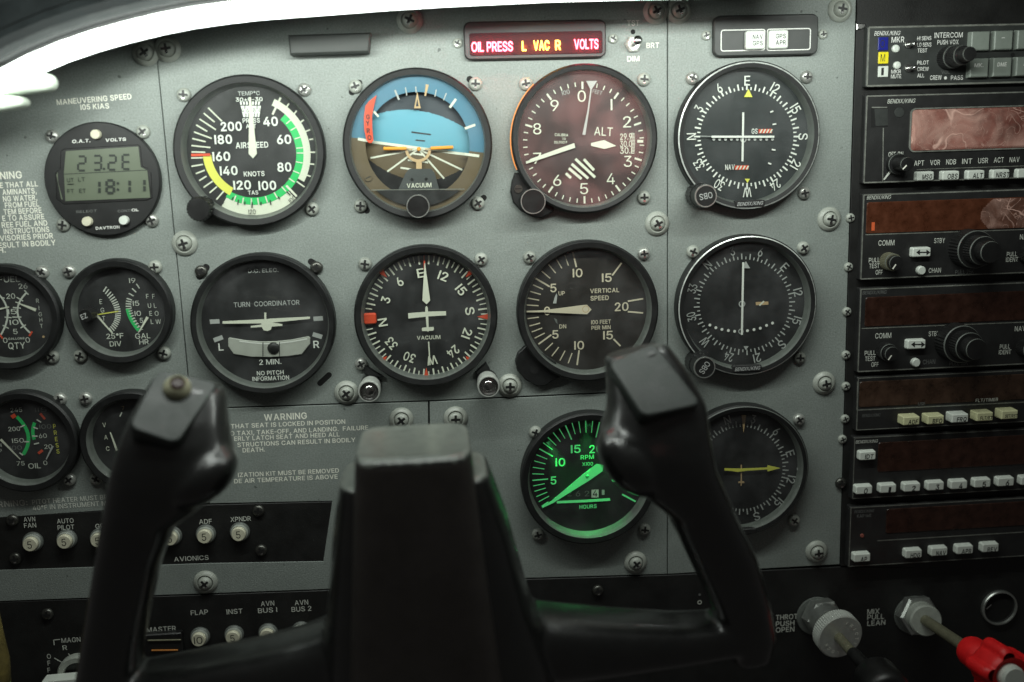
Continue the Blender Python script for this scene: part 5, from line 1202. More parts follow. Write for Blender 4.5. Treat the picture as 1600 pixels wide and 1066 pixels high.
for x, y, m_, s_, hh_ in ((1380, 68.5, blued, 'O', 19), (1380.5, 90.5, yeld, 'M', 17), (1380, 112, key, 'I', 16)):
    q = MB(); k_ = t.k(x, y, FACE); q.slab(t.L(x, y, FACE + .0006), 15.5 * k_, hh_ * k_, 0.0003, FACE - .0003, FACE + .0008, m_, bev=0.0002); t.tx(q, s_, x - 1, y, 11, inkm, FACE + .00084, w=4 if s_ == 'I' else 7, bold=0.0); t.part(q, 'marker_light')
for x, y, r in ((1400, 76, 5.8), (1402, 102, 5.6)):
    q = MB(); kc = t.L(x, y, FACE + 0.001); q.lathe([(r * .00036, FACE), (r * .00034, FACE + .0012), (r * .0002, FACE + .0016)], kc, key, n=24); t.part(q, 'push_button')
for x, y in ((1418, 70), (1418.5, 107)):
    q = MB(); kc = t.L(x, y, FACE); q.lathe([(0.0022, FACE), (0.0020, FACE + .0012)], kc, steel, n=18); q.axis((kc[0], kc[1], FACE + .001), (kc[0] + .0012, kc[1] - .0002, FACE + .007), [(0, .0007), (.7, .0011), (.92, .0012), (1, .0008)], steel, n=14); t.part(q, 'toggle_lever')
knob(t, 1480, 91, [(17, 0, 0.0075, True), (14.5, 0.0075, 0.0165, True), (10.5, 0.0165, 0.0235, False)])
for r_, (y, xs_) in enumerate(((64, (1532.5, 1568.5, 1604.5)), (106, (1530.5, 1566.5, 1602.5)))):
    for i, x in enumerate(xs_):
        tx_ = (('', '-', 'S'), ('MK.', 'DME', 'A'))[r_][i]
        button(t, x, y - i * 1.2, 30, 29, 0.0040, tx_, keyg, 5.4, None, -1, -4, white, 0.0006)

# gps
t, d, bx = radio('gps_receiver', 'radio unit with a wide reddish screen under crumpled film coloured with a pink reflection', (1353, 148.5), (1352, 287.5))
e = FACE + 0.00003
brand(t, d, 1408, 158, letterd, 43)
for s_, x, y in (('APT', 1436, 255), ('VOR', 1461, 254), ('NDB', 1486, 253), ('INT', 1511, 252), ('USR', 1536, 251), ('ACT', 1560.5, 250), ('NAV', 1585, 249.5)): t.tx(d, s_, x, y, 7.4, letterd, e, w=15.5, bold=0.012)
t.tx(d, 'OFF ON', 1399.5, 241, 6.8, letterd, e, w=23, bold=0.012)
t.pg(d, [(1361, 168), (1387, 168), (1387, 198), (1361, 199)], hole, e); t.ln(d, 1362, 168, 1386, 168, 1.6, edgem, e)
t.pg(d, [(1366, 170), (1387, 170), (1387, 196), (1368, 197)], radiog, e); t.ln(d, 1380, 200, 1379, 284, 1.5, edgem, e); t.ln(d, 1432, 265, 1640, 258, 1.0, edgem, e); t.disc(d, 1583, 266, 3.5, hole, e)
t.part(d, 'face_plate')
q = MB(); q.lathe([(0.0028, FACE), (0.0026, FACE + .0004)], t.L(1405, 176, FACE), radiog, n=28); t.part(q, 'photocell')
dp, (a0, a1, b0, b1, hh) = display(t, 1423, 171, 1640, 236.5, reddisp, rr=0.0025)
def film(t, a0, a1, b0, b1, hh, amp, par, nx=150, nz=40, sd=0.0):
    q = MB(); vs = []; fs = []
    for j in range(nz + 1):
        for i in range(nx + 1):
            a = a0 + (a1 - a0) * i / nx; b = b0 + (b1 - b0) * j / nz
            p_ = Vector((a * 42 + sd, b * 75, sd))
            v = noise.ridged_multi_fractal(p_ + noise.noise_vector(p_ * 0.7) * 0.8, 1.0, 2.1, 3, 0.9, 2.0) * 0.5
            ed = min(1, i / 4, (nx - i) / 4, j / 3, (nz - j) / 3)
            vs.append((a, b, hh + 0.0003 + amp * (v * 0.7 + 0.3 * noise.noise(p_ * 0.8)) * ed))
    for j in range(nz):
        for i in range(nx):
            o_ = j * (nx + 1) + i
            if sd and i < nx * (0.05 + 0.10 * (j / nz - 0.45) ** 2 * 4 + 0.012 * noise.noise(Vector((j * 0.11, sd, 0)))): continue
            fs.append((o_, o_ + 1, o_ + nx + 2, o_ + nx + 1))
    q.add(vs, fs, filmm, True)
    t.part(q, 'protective_film', par)
film(t, a0 + .0004, a1 - .0004, b0 + .0004, b1 - .0004, hh, 0.0030, dp, 220, 70)
q = MB()
o_ = q.rrect(((a0 + a1) / 2, (b0 + b1) / 2), a1 - a0 + .0012, b1 - b0 + .0012, .003); i_ = q.rrect(((a0 + a1) / 2, (b0 + b1) / 2), a1 - a0 - .0002, b1 - b0 - .0002, .0024); n_ = len(o_)
q.loft([[(a, b, FACE) for a, b in o_], [(a, b, hh + .0005) for a, b in o_], [(a, b, hh + .0005) for a, b in i_]], edgem, False, False); t.part(q, 'screen_border')
knob(t, 1400, 256.5, [(16, 0, 0.0035, False), (10.5, 0.0035, 0.0135, False)], None, 225)
q = MB(); t.ln(q, 1381, 281, 1391, 268, 2.2, letterd, FACE + .0004, 3.5); t.part(q, 'knob_index')
for x, y, s_ in ((1446.5, 275.5, 'MSG'), (1486, 274.5, 'OBS'), (1525.5, 273.5, 'ALT'), (1564.5, 272.3, 'NRST'), (1603.5, 271.2, 'CLR')): button(t, x, y, 28, 15, 0.0035, s_ if x < 1600 else '', key, 7, tw=len(s_) * 5.2)

# navigation radios
def navcom(label, tl, bl, dy0, dy1, x0, lined, comm, stby, flip, bigk, pt, off, smk, chb, cht, pk, nav, pid, k3, dmat, br, digit, brm):
    t, d, bx = radio('navigation_radio', label, tl, bl)
    e = FACE + 0.00003
    brand(t, d, *br, brm, 37, 5.4)
    t.ln(d, *lined, 1.3, edgem, e)
    t.tx(d, 'COMM', *comm, 8, letterd, e, w=25, bold=0.01); t.tx(d, 'STBY', *stby, 7.2, letterd, e, w=17, bold=0.01)
    t.tx(d, 'PULL', *pt, 6.8, letterd, e, w=17, bold=0.01); t.tx(d, 'TEST', pt[0], pt[1] + 9, 6.8, letterd, e, w=16, bold=0.01); t.tx(d, 'OFF', *off, 6.8, letterd, e, w=11, bold=0.01)
    t.tx(d, 'CHAN', *cht, 7, faint if brm is faint else letterd, e, w=19, bold=0.005); t.tx(d, 'PULL 25K', *pk, 6.5, faint, e, w=29, bold=0.005)
    t.tx(d, 'NAV', *nav, 7.6, letterd, e, w=17, bold=0.01); t.tx(d, 'PULL', *pid, 6.6, letterd, e, w=16, bold=0.01); t.tx(d, 'IDENT', pid[0], pid[1] + 8.6, 6.6, letterd, e, w=19, bold=0.01)
    t.part(d, 'face_plate')
    dp, dd = display(t, x0, dy0, 1690, dy1, dmat)
    q = MB(); t.ln(q, digit[0], digit[1] - 6.5, digit[0] - .5, digit[1] + 6.5, 5, em_seg if brm is not faint else darkd, dd[4] + .0001); t.part(q, 'lit_digit', dp)
    q = MB(); top = FACE + .0035; k_ = t.k(*flip, top); q.slab(t.L(*flip, top), 30 * k_, 15.5 * k_, .0012, FACE - .0005, top, key, bev=.0005, taper=.0006)
    X, Y = flip[0] + 2, flip[1]; hh = top + .00004
    t.ln(q, X - 7, Y, X + 7, Y, 2, inkm, hh); t.pg(q, [(X - 11, Y), (X - 5, Y - 4.5), (X - 5, Y + 4.5)], inkm, hh); t.pg(q, [(X + 11, Y), (X + 5, Y - 4.5), (X + 5, Y + 4.5)], inkm, hh); t.part(q, 'push_button')
    knob(t, *bigk, [(29, 0, 0.0105, True), (22, 0.0105, 0.0185, True), (16, 0.0185, 0.0255, False)])
    knob(t, *smk, [(13.5, 0, 0.0075, True), (11, 0.0075, 0.0110, False)], [khaki if brm is not faint else plast, plast], 215)
    q = MB(); kc = t.L(*chb, FACE + .002); q.lathe([(.0026, FACE), (.0025, FACE + .002), (.0020, FACE + .0026)], kc, key, n=28); t.part(q, 'push_button')
    knob(t, *k3, [(13.5, 0, 0.008, True), (11, 0.008, 0.0115, False)])
    return t, dp, dd
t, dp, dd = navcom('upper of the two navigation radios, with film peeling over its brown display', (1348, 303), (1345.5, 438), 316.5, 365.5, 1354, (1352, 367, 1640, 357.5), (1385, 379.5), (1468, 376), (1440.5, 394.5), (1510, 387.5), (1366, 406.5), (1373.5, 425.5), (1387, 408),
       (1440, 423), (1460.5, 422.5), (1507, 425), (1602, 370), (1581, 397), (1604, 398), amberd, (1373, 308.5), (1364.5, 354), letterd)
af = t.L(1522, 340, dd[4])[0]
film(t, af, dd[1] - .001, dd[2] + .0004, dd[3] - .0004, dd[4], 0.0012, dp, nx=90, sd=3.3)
navcom('lower of the two navigation radios, with a bare dark display', (1343.5, 450.5), (1341.5, 582.5), 465, 511, 1352, (1346, 513.5, 1640, 502), (1380, 524.5), (1459.5, 521.5), (1432.5, 538.5), (1489, 533), (1359.5, 551.5), (1367, 569.5), (1380.5, 547.5),
       (1431.5, 567), (1451.5, 565.5), (1498, 567.5), (1594, 513.5), (1570, 541.5), (1600, 543), darkd, (1366, 457), (1361, 502), faint)

# adf receiver
t, d, bx = radio('direction_finder_radio', 'slim radio unit with a row of cream keys starting ADF and BFO', (1340, 589.5), (1336.5, 674), fr=0.0005)
e = FACE + 0.00003
t.ln(d, 1339, 641, 1640, 626.5, 1.8, edgem, e); t.ln(d, 1340, 596, 1339, 641, 1.6, edgem, e)
t.tx(d, 'USE', 1440, 631, 4.6, faint, FACE + .0006, w=11); t.tx(d, 'FLT/TIMER', 1542, 625, 4.8, letterd, FACE + .0006, w=35)
brand(t, d, 1361, 649, faint, 28, 4.6)
t.part(d, 'face_plate')
display(t, 1343, 597, 1690, 637, brownd)
for x, y, s_, m_ in ((1424.5, 658, 'ADF', keyy), (1462.5, 656.5, 'BFO', keyy), (1500.5, 654, 'FRQ', key), (1539, 651.5, 'FLT/ET', keyy), (1578, 648.5, 'SET/RST', keyy)): button(t, x, y, 27, 14.5, 0.0068, s_, m_, 6.6 if len(s_) < 4 else 4.8, tw=15 if len(s_) < 4 else 19, dx=2, dy=1.5, rr=0.0008)

# transponder
t, d, bx = radio('transponder', 'radio unit with a row of white keys numbered from 0', (1334, 683), (1331, 781), fr=0.0004)
brand(t, d, 1354, 690, letterd, 34, 4.8); t.part(d, 'face_plate')
display(t, 1372, 692, 1690, 738, darkd)
button(t, 1356, 712.5, 27, 15, 0.0035, 'IDT', key, 6.6, 13)
for i, (x, y) in enumerate(((1350.5, 766), (1388, 764), (1425.5, 762), (1462.5, 760), (1499, 758), (1535.5, 755.5), (1572, 753.5), (1608.5, 751.5))): button(t, x, y, 27, 14.5, 0.0040, str(i), key, 8, 4 if i == 1 else 5.5, 2, 1.5)

# autopilot
t, d, bx = radio('autopilot', 'bottom radio unit with white keys AP, NAV, APR and REV', (1330, 792), (1324.5, 887), fr=0.0005)
e = FACE + 0.00003
brand(t, d, 1350, 799, faint, 30, 4.6); t.tx(d, 'KAP 140', 1350, 806, 4.8, faint, e, w=22); t.ln(d, 1371, 845, 1640, 829, 1.5, edgem, e)
t.part(d, 'face_plate')
display(t, 1385, 796, 1690, 834, darkd)
q = MB(); q.lathe([(0.0012, FACE), (0.001, FACE + .0005)], t.L(1347, 837, FACE), reddisp, n=16); t.part(q, 'indicator_lamp')
for x, y, s_ in ((1347.5, 872, 'AP'), (1428, 866, 'HDG'), (1468, 862.5, 'NAV'), (1508, 859.5, 'APR'), (1548, 856.5, 'REV')): button(t, x, y, 27, 14.5, 0.0040, s_, key, 6.6, len(s_) * 5, 2, 2)

# ================================================================== LOWER PANELS
t = Thing('breaker_panel', 'black plate lettered AVIONICS holding the upper row of round circuit breakers', 'breaker panel', 260, 840)
mb = MB(); mb.prism([t.L(*p, 0) for p in ((-120, 816), (8, 808), (328, 789), (520, 784), (507, 878), (12, 894), (-120, 898))], -0.0022, -0.0002, dark, bev=0.0003)
h = 0.00002
for s_, x, y, w_, m_ in (('AVN', 46, 811.5, 18, letterd), ('FAN', 47, 821, 19, letterd), ('AUTO', 102, 814, 26, letterd), ('PILOT', 103, 824, 26, letterd), ('GPS', 159, 822, 20, letterd), ('ADF', 321, 815, 20, letterd), ('XPNDR', 376, 811, 32, letterd), ('AVIONICS', 299, 872.5, 54, letterd)):
    t.tx(mb, s_, x, y, 7.6, m_, h, w=w_, bold=0.01)
t.part(mb, 'plate')
for x, y in ((403, 800), (407, 862), (17, 815), (22, 875)): add_screw(t, x, y, SCREWD)
t = Thing('lower_panel', 'black lower panel with magneto, flap and engine control lettering', 'lower panel', 700, 1000)
mb = MB(); mb.prism([t.L(*p, 0) for p in ((-200, 948), (200, 934), (506, 923), (674, 910), (1043, 899), (1313, 886), (2200, 895), (2200, 1500), (-200, 1500))], -0.0022, -0.0002, dark, bev=0.0003)
for s_, x, y, w_, m_ in (('FLAP', 311.5, 957, 27, letterd), ('INST', 366.5, 955.5, 25, letterd), ('AVN', 418, 943, 21, letterd), ('BUS 1', 418, 953.5, 30, letterd), ('AVN', 471, 941.5, 21, letterd), ('BUS 2', 471, 951.5, 31, letterd), ('MASTER', 252, 983, 46, letterd),
                         ('MAGN', 111, 1000, 30, letterd), ('R', 101.5, 1012, 7, letterd)):
    t.tx(mb, s_, x, y, 8, m_, h, w=w_, bold=0.01)
for s_, y in (('O', 1025.5), ('F', 1036), ('F', 1047)): t.tx(mb, s_, 76.5, y, 8, letterd, h, bold=0.01)
t.ln(mb, 84, 1000, 94, 999, 1.4, letterd, h); t.ln(mb, 84, 1000, 85, 1008, 1.4, letterd, h); t.ln(mb, 85, 1028, 99, 1036, 1.6, letterd, h); t.ln(mb, 107, 1021, 110, 1025, 1.4, letterd, h)
for s_, y in (('THROT', 965), ('PUSH', 975), ('OPEN', 984.5)): t.tx(mb, s_, 1212, y, 8, letterd, h, w=34 if s_ == 'THROT' else 29, al='l', bold=0.012)
for s_, y, w_ in (('MIX', 956, 19), ('PULL', 964.5, 26), ('LEAN', 974, 28)): t.tx(mb, s_, 1355, y, 8, letterd, h, w=w_, al='l', bold=0.008)
t.ring(mb, 1093, 941, 3.4, 1.2, letterd, h); t.disc(mb, 1093, 929, 2, faint, h)
t.part(mb, 'plate')
add_screw(t, 935, 925, SCREWD); add_screw(t, 72, 962, SCREWD)

BR = 'round push circuit breakers on the lower left'
def cb(px, py, txt, label, pale=False):
    t = Thing('circuit_breaker', label, 'circuit breaker', px, py, group=BR)
    x, y = px, py; kc = t.L(x, y, 0); q = MB()
    q.lathe([(0.0056, -.0002), (0.0056, .0010), (0.0050, .0018), (0.0042, .0018)], kc, lipm, n=36, cap1=False); q.lathe([(0.0049, .0018), (0.0048, .0026), (0.0042, .0030), (0.0041, .0020)], kc, screwp, n=36, cap1=False); t.part(q, 'collar')
    q = MB(); q.lathe([(0.0040, .001), (0.0040, .0046), (0.0036, .0053)], kc, breaker, n=36)
    if txt:
        q.text(txt, kc, 0.0042, .00533, inkm, 0.0024 * len(txt), 0, 0.0)
    t.part(q, 'push_button')
for x, y, s_, l_ in ((52, 846, '5', 'cream circuit breaker numbered 5 under AVN FAN lettering'), (105, 842, '5', 'cream circuit breaker numbered 5 under AUTO PILOT lettering'), (157, 840, '5', 'cream circuit breaker under GPS lettering, cut by the left grip'),
                   (269, 837, '5', 'cream circuit breaker showing as a sliver right of the left grip'), (322, 834, '5', 'cream circuit breaker numbered 5 under ADF lettering'), (375, 830.5, '5', 'cream circuit breaker numbered 5 under XPNDR lettering'),
                   (313, 994, '10', 'cream circuit breaker numbered 10 under FLAP lettering'), (366, 991, '5', 'cream circuit breaker numbered 5 under INST lettering'), (419, 988, '', 'cream circuit breaker under AVN BUS 1 lettering'), (471, 985, '', 'circuit breaker under AVN BUS 2 lettering, mostly hidden by the yoke')):
    cb(x, y, s_, l_)

t = Thing('master_switch', 'black rocker switch with tan and orange edge bars under MASTER lettering', 'switch', 256, 1012)
q = MB(); q.slab(t.L(256, 1018, 0.004), 60 * .00036, 60 * .00036, 0.001, 0, 0.004, plast, bev=0.0006); t.part(q, 'rocker')
q = MB(); p0, p1 = t.V(231, 1001, 0.0045), t.V(283, 1000, 0.0045); q.axis(p0, p1, [(0, .0005), (1, .0005)], khaki, n=12); t.part(q, 'tan_bar')
q = MB(); p0, p1 = t.V(237, 1016.5, 0.0045), t.V(278, 1016, 0.0045); q.axis(p0, p1, [(0, .0005), (1, .0005)], dullor, n=12); t.part(q, 'orange_bar')

t = Thing('ignition_switch', 'round grey key switch collar beside OFF and R lettering, cut by the frame', 'switch', 122, 1056)
kc = t.L(122, 1056, 0.004); q = MB(); q.lathe([(0.0120, 0), (0.0120, .003), (0.0110, .0045), (0.0082, .0045), (0.0078, .003)], kc, screwp, n=48, cap1=False); q.lathe([(0.0078, .003), (0.0074, .0026)], kc, plast, n=48); t.part(q, 'collar')
q = MB(); q.slab(t.L(95, 1067, .012), .021, .0035, .0006, .0045, .012, key, bev=.0005, rot=.03); t.part(q, 'key')

# throttle
t = Thing('throttle_control', 'silver friction lock knob and shaft beside THROT PUSH OPEN lettering', 'engine control', 1277, 962)
q = MB(); q.lathe([(0.0122, 0), (0.0120, 0.0012), (0.0105, 0.0014)], t.L(1275, 962, 0), lipm, n=48); t.part(q, 'flange')
q = MB(); a_, b_ = t.V(1280, 961, 0.001), t.V(1292, 969, 0.010); q.axis(a_, b_, [(0, 0.0118), (0.85, 0.0118), (1, 0.0105)], alum, sides=6); t.part(q, 'hex_nut')
q = MB(); a_, b_ = t.V(1288, 968, 0.008), t.V(1300, 980, 0.019); q.axis(a_, b_, [(0, 0.0104), (1, 0.0104)], alum, n=40); t.part(q, 'neck')
q = MB(); a_, b_ = t.V(1303, 984, 0.0175), t.V(1313.5, 996, 0.0255); q.axis(a_, b_, [(0, 0.0132), (0.06, 0.0139), (0.92, 0.0139)], satin, n=120, ridge=0.00035, cap1=False); q.axis(a_, b_, [(0.92, 0.0139), (1.0, 0.0132)], satin, n=60, cap0=False)
q.axis(Vector(a_) + (Vector(b_) - Vector(a_)) * 1.002, Vector(a_) + (Vector(b_) - Vector(a_)) * 1.004, [(0, 0.0130), (1, 0.0130)], satin, n=60)
u_ = (Vector(b_) - Vector(a_)).normalized()
for i, s_ in enumerate('FRICTION LOCK'):
    if s_ == ' ': continue
    an = math.radians(20 + i * 19)
    q.text(s_, (b_[0] + 0.0094 * math.sin(an), b_[1] + 0.0094 * math.cos(an)), 0.0019, b_[2] + 0.0009, letter, None, -math.degrees(an), 0.0)
t.part(q, 'friction_knob')
q = MB(); q.axis(t.V(1309, 994, 0.024), t.V(1338, 1027, 0.052), [(0, 0.0029), (1, 0.0029)], khaki, n=24); q.axis(t.V(1333, 1021, 0.048), t.V(1372, 1062, 0.080), [(0, 0.0036), (1, 0.0040)], plast, n=24); t.part(q, 'shaft')
q = MB(); q.axis(t.V(1362, 1050, 0.074), t.V(1392, 1092, 0.100), [(0, 0.006), (0.05, 0.0085), (0.2, 0.0118), (0.8, 0.0125), (0.95, 0.0115), (1, 0.009)], plast, n=40, share=True); t.part(q, 'knob')

t = Thing('mixture_control', 'bright red knob on a khaki shaft beside MIX PULL LEAN lettering', 'engine control', 1432, 962)
q = MB(); q.lathe([(0.0122, 0), (0.0120, 0.0012), (0.0105, 0.0014)], t.L(1427, 960, 0), lipm, n=48); t.part(q, 'flange')
q = MB(); a_, b_ = t.V(1429, 959, 0.001), t.V(1440, 964, 0.010); q.axis(a_, b_, [(0, 0.0125), (0.85, 0.0125), (1, 0.0112)], alum, sides=6); t.part(q, 'hex_nut')
q = MB(); a_, b_ = t.V(1438, 963, 0.008), t.V(1448, 971, 0.018); q.axis(a_, b_, [(0, 0.0094), (0.88, 0.0094), (1, 0.0086)], screwp, n=48); t.part(q, 'collar')
q = MB(); q.axis(t.V(1444, 968, 0.016), t.V(1520, 1019, 0.070), [(0, 0.0032), (1, 0.0032)], khaki, n=24); t.part(q, 'shaft')
q = MB(); a_, b_ = t.V(1512, 1014, 0.062), t.V(1564, 1048, 0.090); q.axis(a_, b_, [(0, 0.0060), (0.04, 0.0076), (0.12, 0.0084), (1, 0.0088)], redk, n=40, share=True)
a2 = Vector(a_) + (Vector(b_) - Vector(a_)) * 0.62; b2 = Vector(a_) + (Vector(b_) - Vector(a_)) * 1.28
uu = (b2 - a2).normalized(); e1 = uu.cross(Vector((0, 1, 0.01))).normalized(); e2 = uu.cross(e1)
rings = []
for tt, sc_ in ((0, 0.86), (0.10, 0.97), (0.2, 1.0), (0.8, 1.0), (0.93, 0.96), (1, 0.86)):
    rg_ = []
    for i in range(96):
        an = 2 * math.pi * i / 96; lob = 0.0118 + 0.0034 * max(0.0, math.cos(an * 5 + 1.0)) ** 0.5
        rg_.append(tuple(a2 + (b2 - a2) * tt + (e1 * math.cos(an) + e2 * math.sin(an)) * lob * sc_))
    rings.append(rg_)
q.loft(rings, redk, True, False, smooth=True, share=True)
q.axis(b2, b2 - uu * 0.002, [(0, 0.0103), (1, 0.0085)], redk, n=40, cap0=False)
t.part(q, 'knob')
q = MB(); q.axis(b2 - uu * 0.003, b2 + uu * 0.003, [(0, 0.0068), (0.8, 0.0066), (1, 0.0055)], key, n=36); t.part(q, 'lock_button')

t = Thing('lighter_socket', 'thin metal ring around a dark round socket right of the mixture control', 'socket', 1563, 951)
kc = t.L(1563, 951, 0.002); q = MB(); q.lathe([(0.0112, -.0002), (0.0112, .0016), (0.0108, .0022), (0.0101, .0022), (0.0098, .0010)], kc, alum, n=56, cap1=False); t.part(q, 'rim')
q = MB(); q.lathe([(0.0098, .0010), (0.0092, .0002)], kc, hole, n=48); t.ln(q, 1541, 952, 1549, 945, 1.4, steel, .0012); t.part(q, 'well')  # short steel line drawn in as a glint inside the well

t = Thing('door_trim', 'worn yellow edge of trim at the lower left corner of the view', 'trim', 5, 1010)
q = MB(); q.tube([t.V(-16, 930, 0.03), t.V(-10, 985, 0.032), t.V(-4, 1030, 0.034), t.V(0, 1110, 0.036)], [0.003, 0.0045, 0.0060, 0.0065], trimy, n=18); t.part(q, 'padded_edge')

# ================================================================== GLARESHIELD AND LIGHT STRIP
PATH = [(-140, 205), (-70, 166), (0, 128), (50, 102), (100, 81), (150, 64), (200, 50), (250, 38), (300, 28), (350, 21), (400, 15), (500, 7.5), (600, 0), (700, -6), (850, -13), (1000, -17), (1150, -19), (1300, -20), (1326, -20)]
HT = 0.060
ls = Thing('light_strip', 'glowing white light tube curving under the glareshield along the top edge', 'light', 600, 2)
def loc3(t, px, py, h): a, b = t.L(px, py, h); return Vector((a, b, h))
ctr = [loc3(ls, x, y, HT) for x, y in PATH]
q = MB(); q.tube(ctr, 0.0047, em_tube, n=20); ls.part(q, 'light_tube')
def sweep(t, centre, prof, mat):
    """prof: (offset along the in-plane normal, up positive; h) swept along the centre line"""
    rings = []
    for i, p in enumerate(centre):
        d_ = (centre[min(i + 1, len(centre) - 1)] - centre[max(i - 1, 0)]); d_.z = 0; d_.normalize()
        n_ = Vector((-d_.y, d_.x, 0))
        rings.append([tuple(Vector((p.x, p.y, 0)) + n_ * o_ + Vector((0, 0, hh_))) for o_, hh_ in prof])
    n = len(prof); vs = [p for r in rings for p in r]; fs = []
    m = MB()
    for j in range(len(rings) - 1):
        for i in range(n): fs.append((j * n + i, (j + 1) * n + i, (j + 1) * n + (i + 1) % n, j * n + (i + 1) % n))
    fs.append(tuple(range(n))); fs.append(tuple(reversed([(len(rings) - 1) * n + i for i in range(n)])))
    m.add(vs, fs, mat)
    return m
sh = sweep(ls, ctr, [(-0.0035, HT - 0.0050), (-0.0035, HT - 0.0070), (0.0085, HT - 0.0070), (0.0085, HT + 0.0035), (0.0072, HT + 0.0035), (0.0072, HT - 0.0050)], black)
ls.part(sh, 'shroud')
for x0, y0, x1, y1, x2, y2, x3, y3, lab in ((-20, 118, 60, 112, 82, 122, 60, 146, 'a'), (-30, 152, 20, 147, 37, 152, 20, 172, 'b')):
    q = MB()
    if lab == 'a': pts = [(-40, 112), (20, 105), (60, 112), (78, 117), (82, 130), (76, 142), (40, 146), (-40, 150)]
    else: pts = [(-40, 153), (10, 148), (30, 150), (36, 157), (33, 166), (10, 172), (-40, 178)]
    cv = []
    for i in range(len(pts)):                       # corner cutting rounds the outline
        a_, b_ = Vector(pts[i]), Vector(pts[(i + 1) % len(pts)]); cv += [a_ * 0.75 + b_ * 0.25, a_ * 0.25 + b_ * 0.75]
    c2 = []
    for i in range(len(cv)):
        a_, b_ = cv[i], cv[(i + 1) % len(cv)]; c2 += [a_ * 0.75 + b_ * 0.25, a_ * 0.25 + b_ * 0.75]
    loop = [ls.L(p_.x, p_.y, 0.060) for p_ in c2]; cc = Vector((sum(p_[0] for p_ in loop) / len(loop), sum(p_[1] for p_ in loop) / len(loop)))
    if sum(loop[i - 1][0] * loop[i][1] - loop[i][0] * loop[i - 1][1] for i in range(len(loop))) < 0: loop.reverse()
    rings = []
    for f_, h_ in ((0.55, 0.046), (0.9, 0.048), (1.0, 0.053), (0.97, 0.057), (0.88, 0.0595), (0.6, 0.0608), (0.2, 0.061)):
        rings.append([(cc.x + (p_[0] - cc.x) * f_, cc.y + (p_[1] - cc.y) * f_, h_) for p_ in loop])
    q.loft(rings, endc, True, True, smooth=True, share=True); ls.part(q, 'lamp_end_cap')

gs = Thing('glareshield', 'dark vinyl glareshield lip curving above the white light strip', 'glareshield', 300, 0)
gctr = [loc3(gs, x, y, HT) for x, y in PATH[:-1]] + [loc3(gs, 1340, -14.5, HT)]
prof = [(0.0075, 0.052), (0.0075, 0.0655), (0.0095, 0.0700), (0.0130, 0.0715), (0.0165, 0.0695), (0.0185, 0.0650), (0.0195, 0.0600), (0.030, 0.0560), (0.060, 0.0500), (0.060, 0.0), (0.0095, 0.0)]
gm = sweep(gs, gctr, [(o_, h_) for o_, h_ in prof], vinyl)
gs.part(gm, 'padded_lip')
q = MB(); q.prism([gs.L(*p, 0.03) for p in ((1352, -40), (2100, -70), (2100, -160), (1352, -160))], 0.0, 0.06, vinyl, bev=0.004); gs.part(q, 'overhang')

t = Thing('lamp_bracket', 'dark grey block bracket on the panel under the light strip', 'bracket', 515, 62)
q = MB(); q.prism([t.L(x, y, 0.012) for x, y in ((449, 54), (579, 50), (576, 81), (452, 85))], 0.0, 0.010, bracketm, bev=0.0008); t.part(q, 'block')

# ================================================================== CONTROL YOKE
yk = Thing('control_yoke', 'black control yoke with two upright grips and a boxy hub in the foreground', 'control yoke', 640, 900)
def Y3(px, py, h): a, b = yk.L(px, py, h); return Vector((a, b, h))
def sup(cx, e1, e2, ex, n=32):
    out = []
    for i in range(n):
        a = 2 * math.pi * i / n; ca, sa = math.cos(a), math.sin(a)
        out.append(tuple(cx + e1 * (math.copysign(abs(ca) ** (2 / ex), ca)) + e2 * (math.copysign(abs(sa) ** (2 / ex), sa))))
    return out
def rows(mb, data, ex=2.6):
    """data = [((xl, yl), (xr, yr), h, half depth)]; lofted closed shell"""
    rings = []
    for l, r, h, dp in data:
        p, q_ = Y3(*l, h), Y3(*r, h)
        rings.append(sup((p + q_) / 2, (q_ - p) / 2, Vector((0, 0, dp)), ex))
    mb.loft(rings, yokem, True, True, share=True)
def ell(mb, c, e1, e2, e3, n=20):
    rings = []
    for j in range(n + 1):
        ph = -math.pi / 2 + math.pi * j / n
        r = max(math.cos(ph), 0.02)
        rings.append([tuple(c + e1 * math.sin(ph) + (e2 * math.cos(2 * math.pi * i / 28) + e3 * math.sin(2 * math.pi * i / 28)) * r) for i in range(28)])
    mb.loft(rings, yokem, True, True, share=True)
Y = MB()
mm = lambda data: [(a, b, h / 1000.0, d_ / 1000.0) for a, b, h, d_ in data]
rows(Y, mm((((243, 584), (349, 604), 118, 9), ((226, 612), (354, 622), 119, 13), ((203, 655), (356, 652), 123, 16), ((188, 690), (362, 688), 127, 17), ((178, 722), (370, 722), 129, 17), ((171, 750), (360, 757), 129, 17), ((167, 778), (322, 786), 127, 17),
            ((162, 812), (276, 818), 124, 17), ((152, 870), (252, 876), 122, 16), ((141, 940), (236, 946), 121, 15.5), ((131, 1000), (224, 1006), 121, 15.5), ((118, 1085), (214, 1090), 121, 16))))
rows(Y, mm((((943, 558), (1040, 534), 116, 9), ((947, 590), (1072, 575), 118, 13), ((949, 632), (1102, 630), 123, 16), ((938, 672), (1107, 672), 127, 17), ((936, 705), (1112, 702), 129, 17), ((952, 732), (1118, 732), 129, 17), ((992, 762), (1132, 764), 127, 17),
            ((1042, 802), (1152, 810), 124, 17), ((1075, 870), (1180, 868), 123, 16), ((1106, 935), (1199, 935), 122, 15.5), ((1128, 990), (1207, 988), 121, 15.5), ((1140, 1030), (1200, 1020), 121, 13))))
def ell_px(c, tip, sidep, h, depth):
    C_, T_, S_ = Y3(*c, h), Y3(*tip, h), Y3(*sidep, h)
    ell(Y, C_, T_ - C_, S_ - C_, Vector((0, 0, depth)))
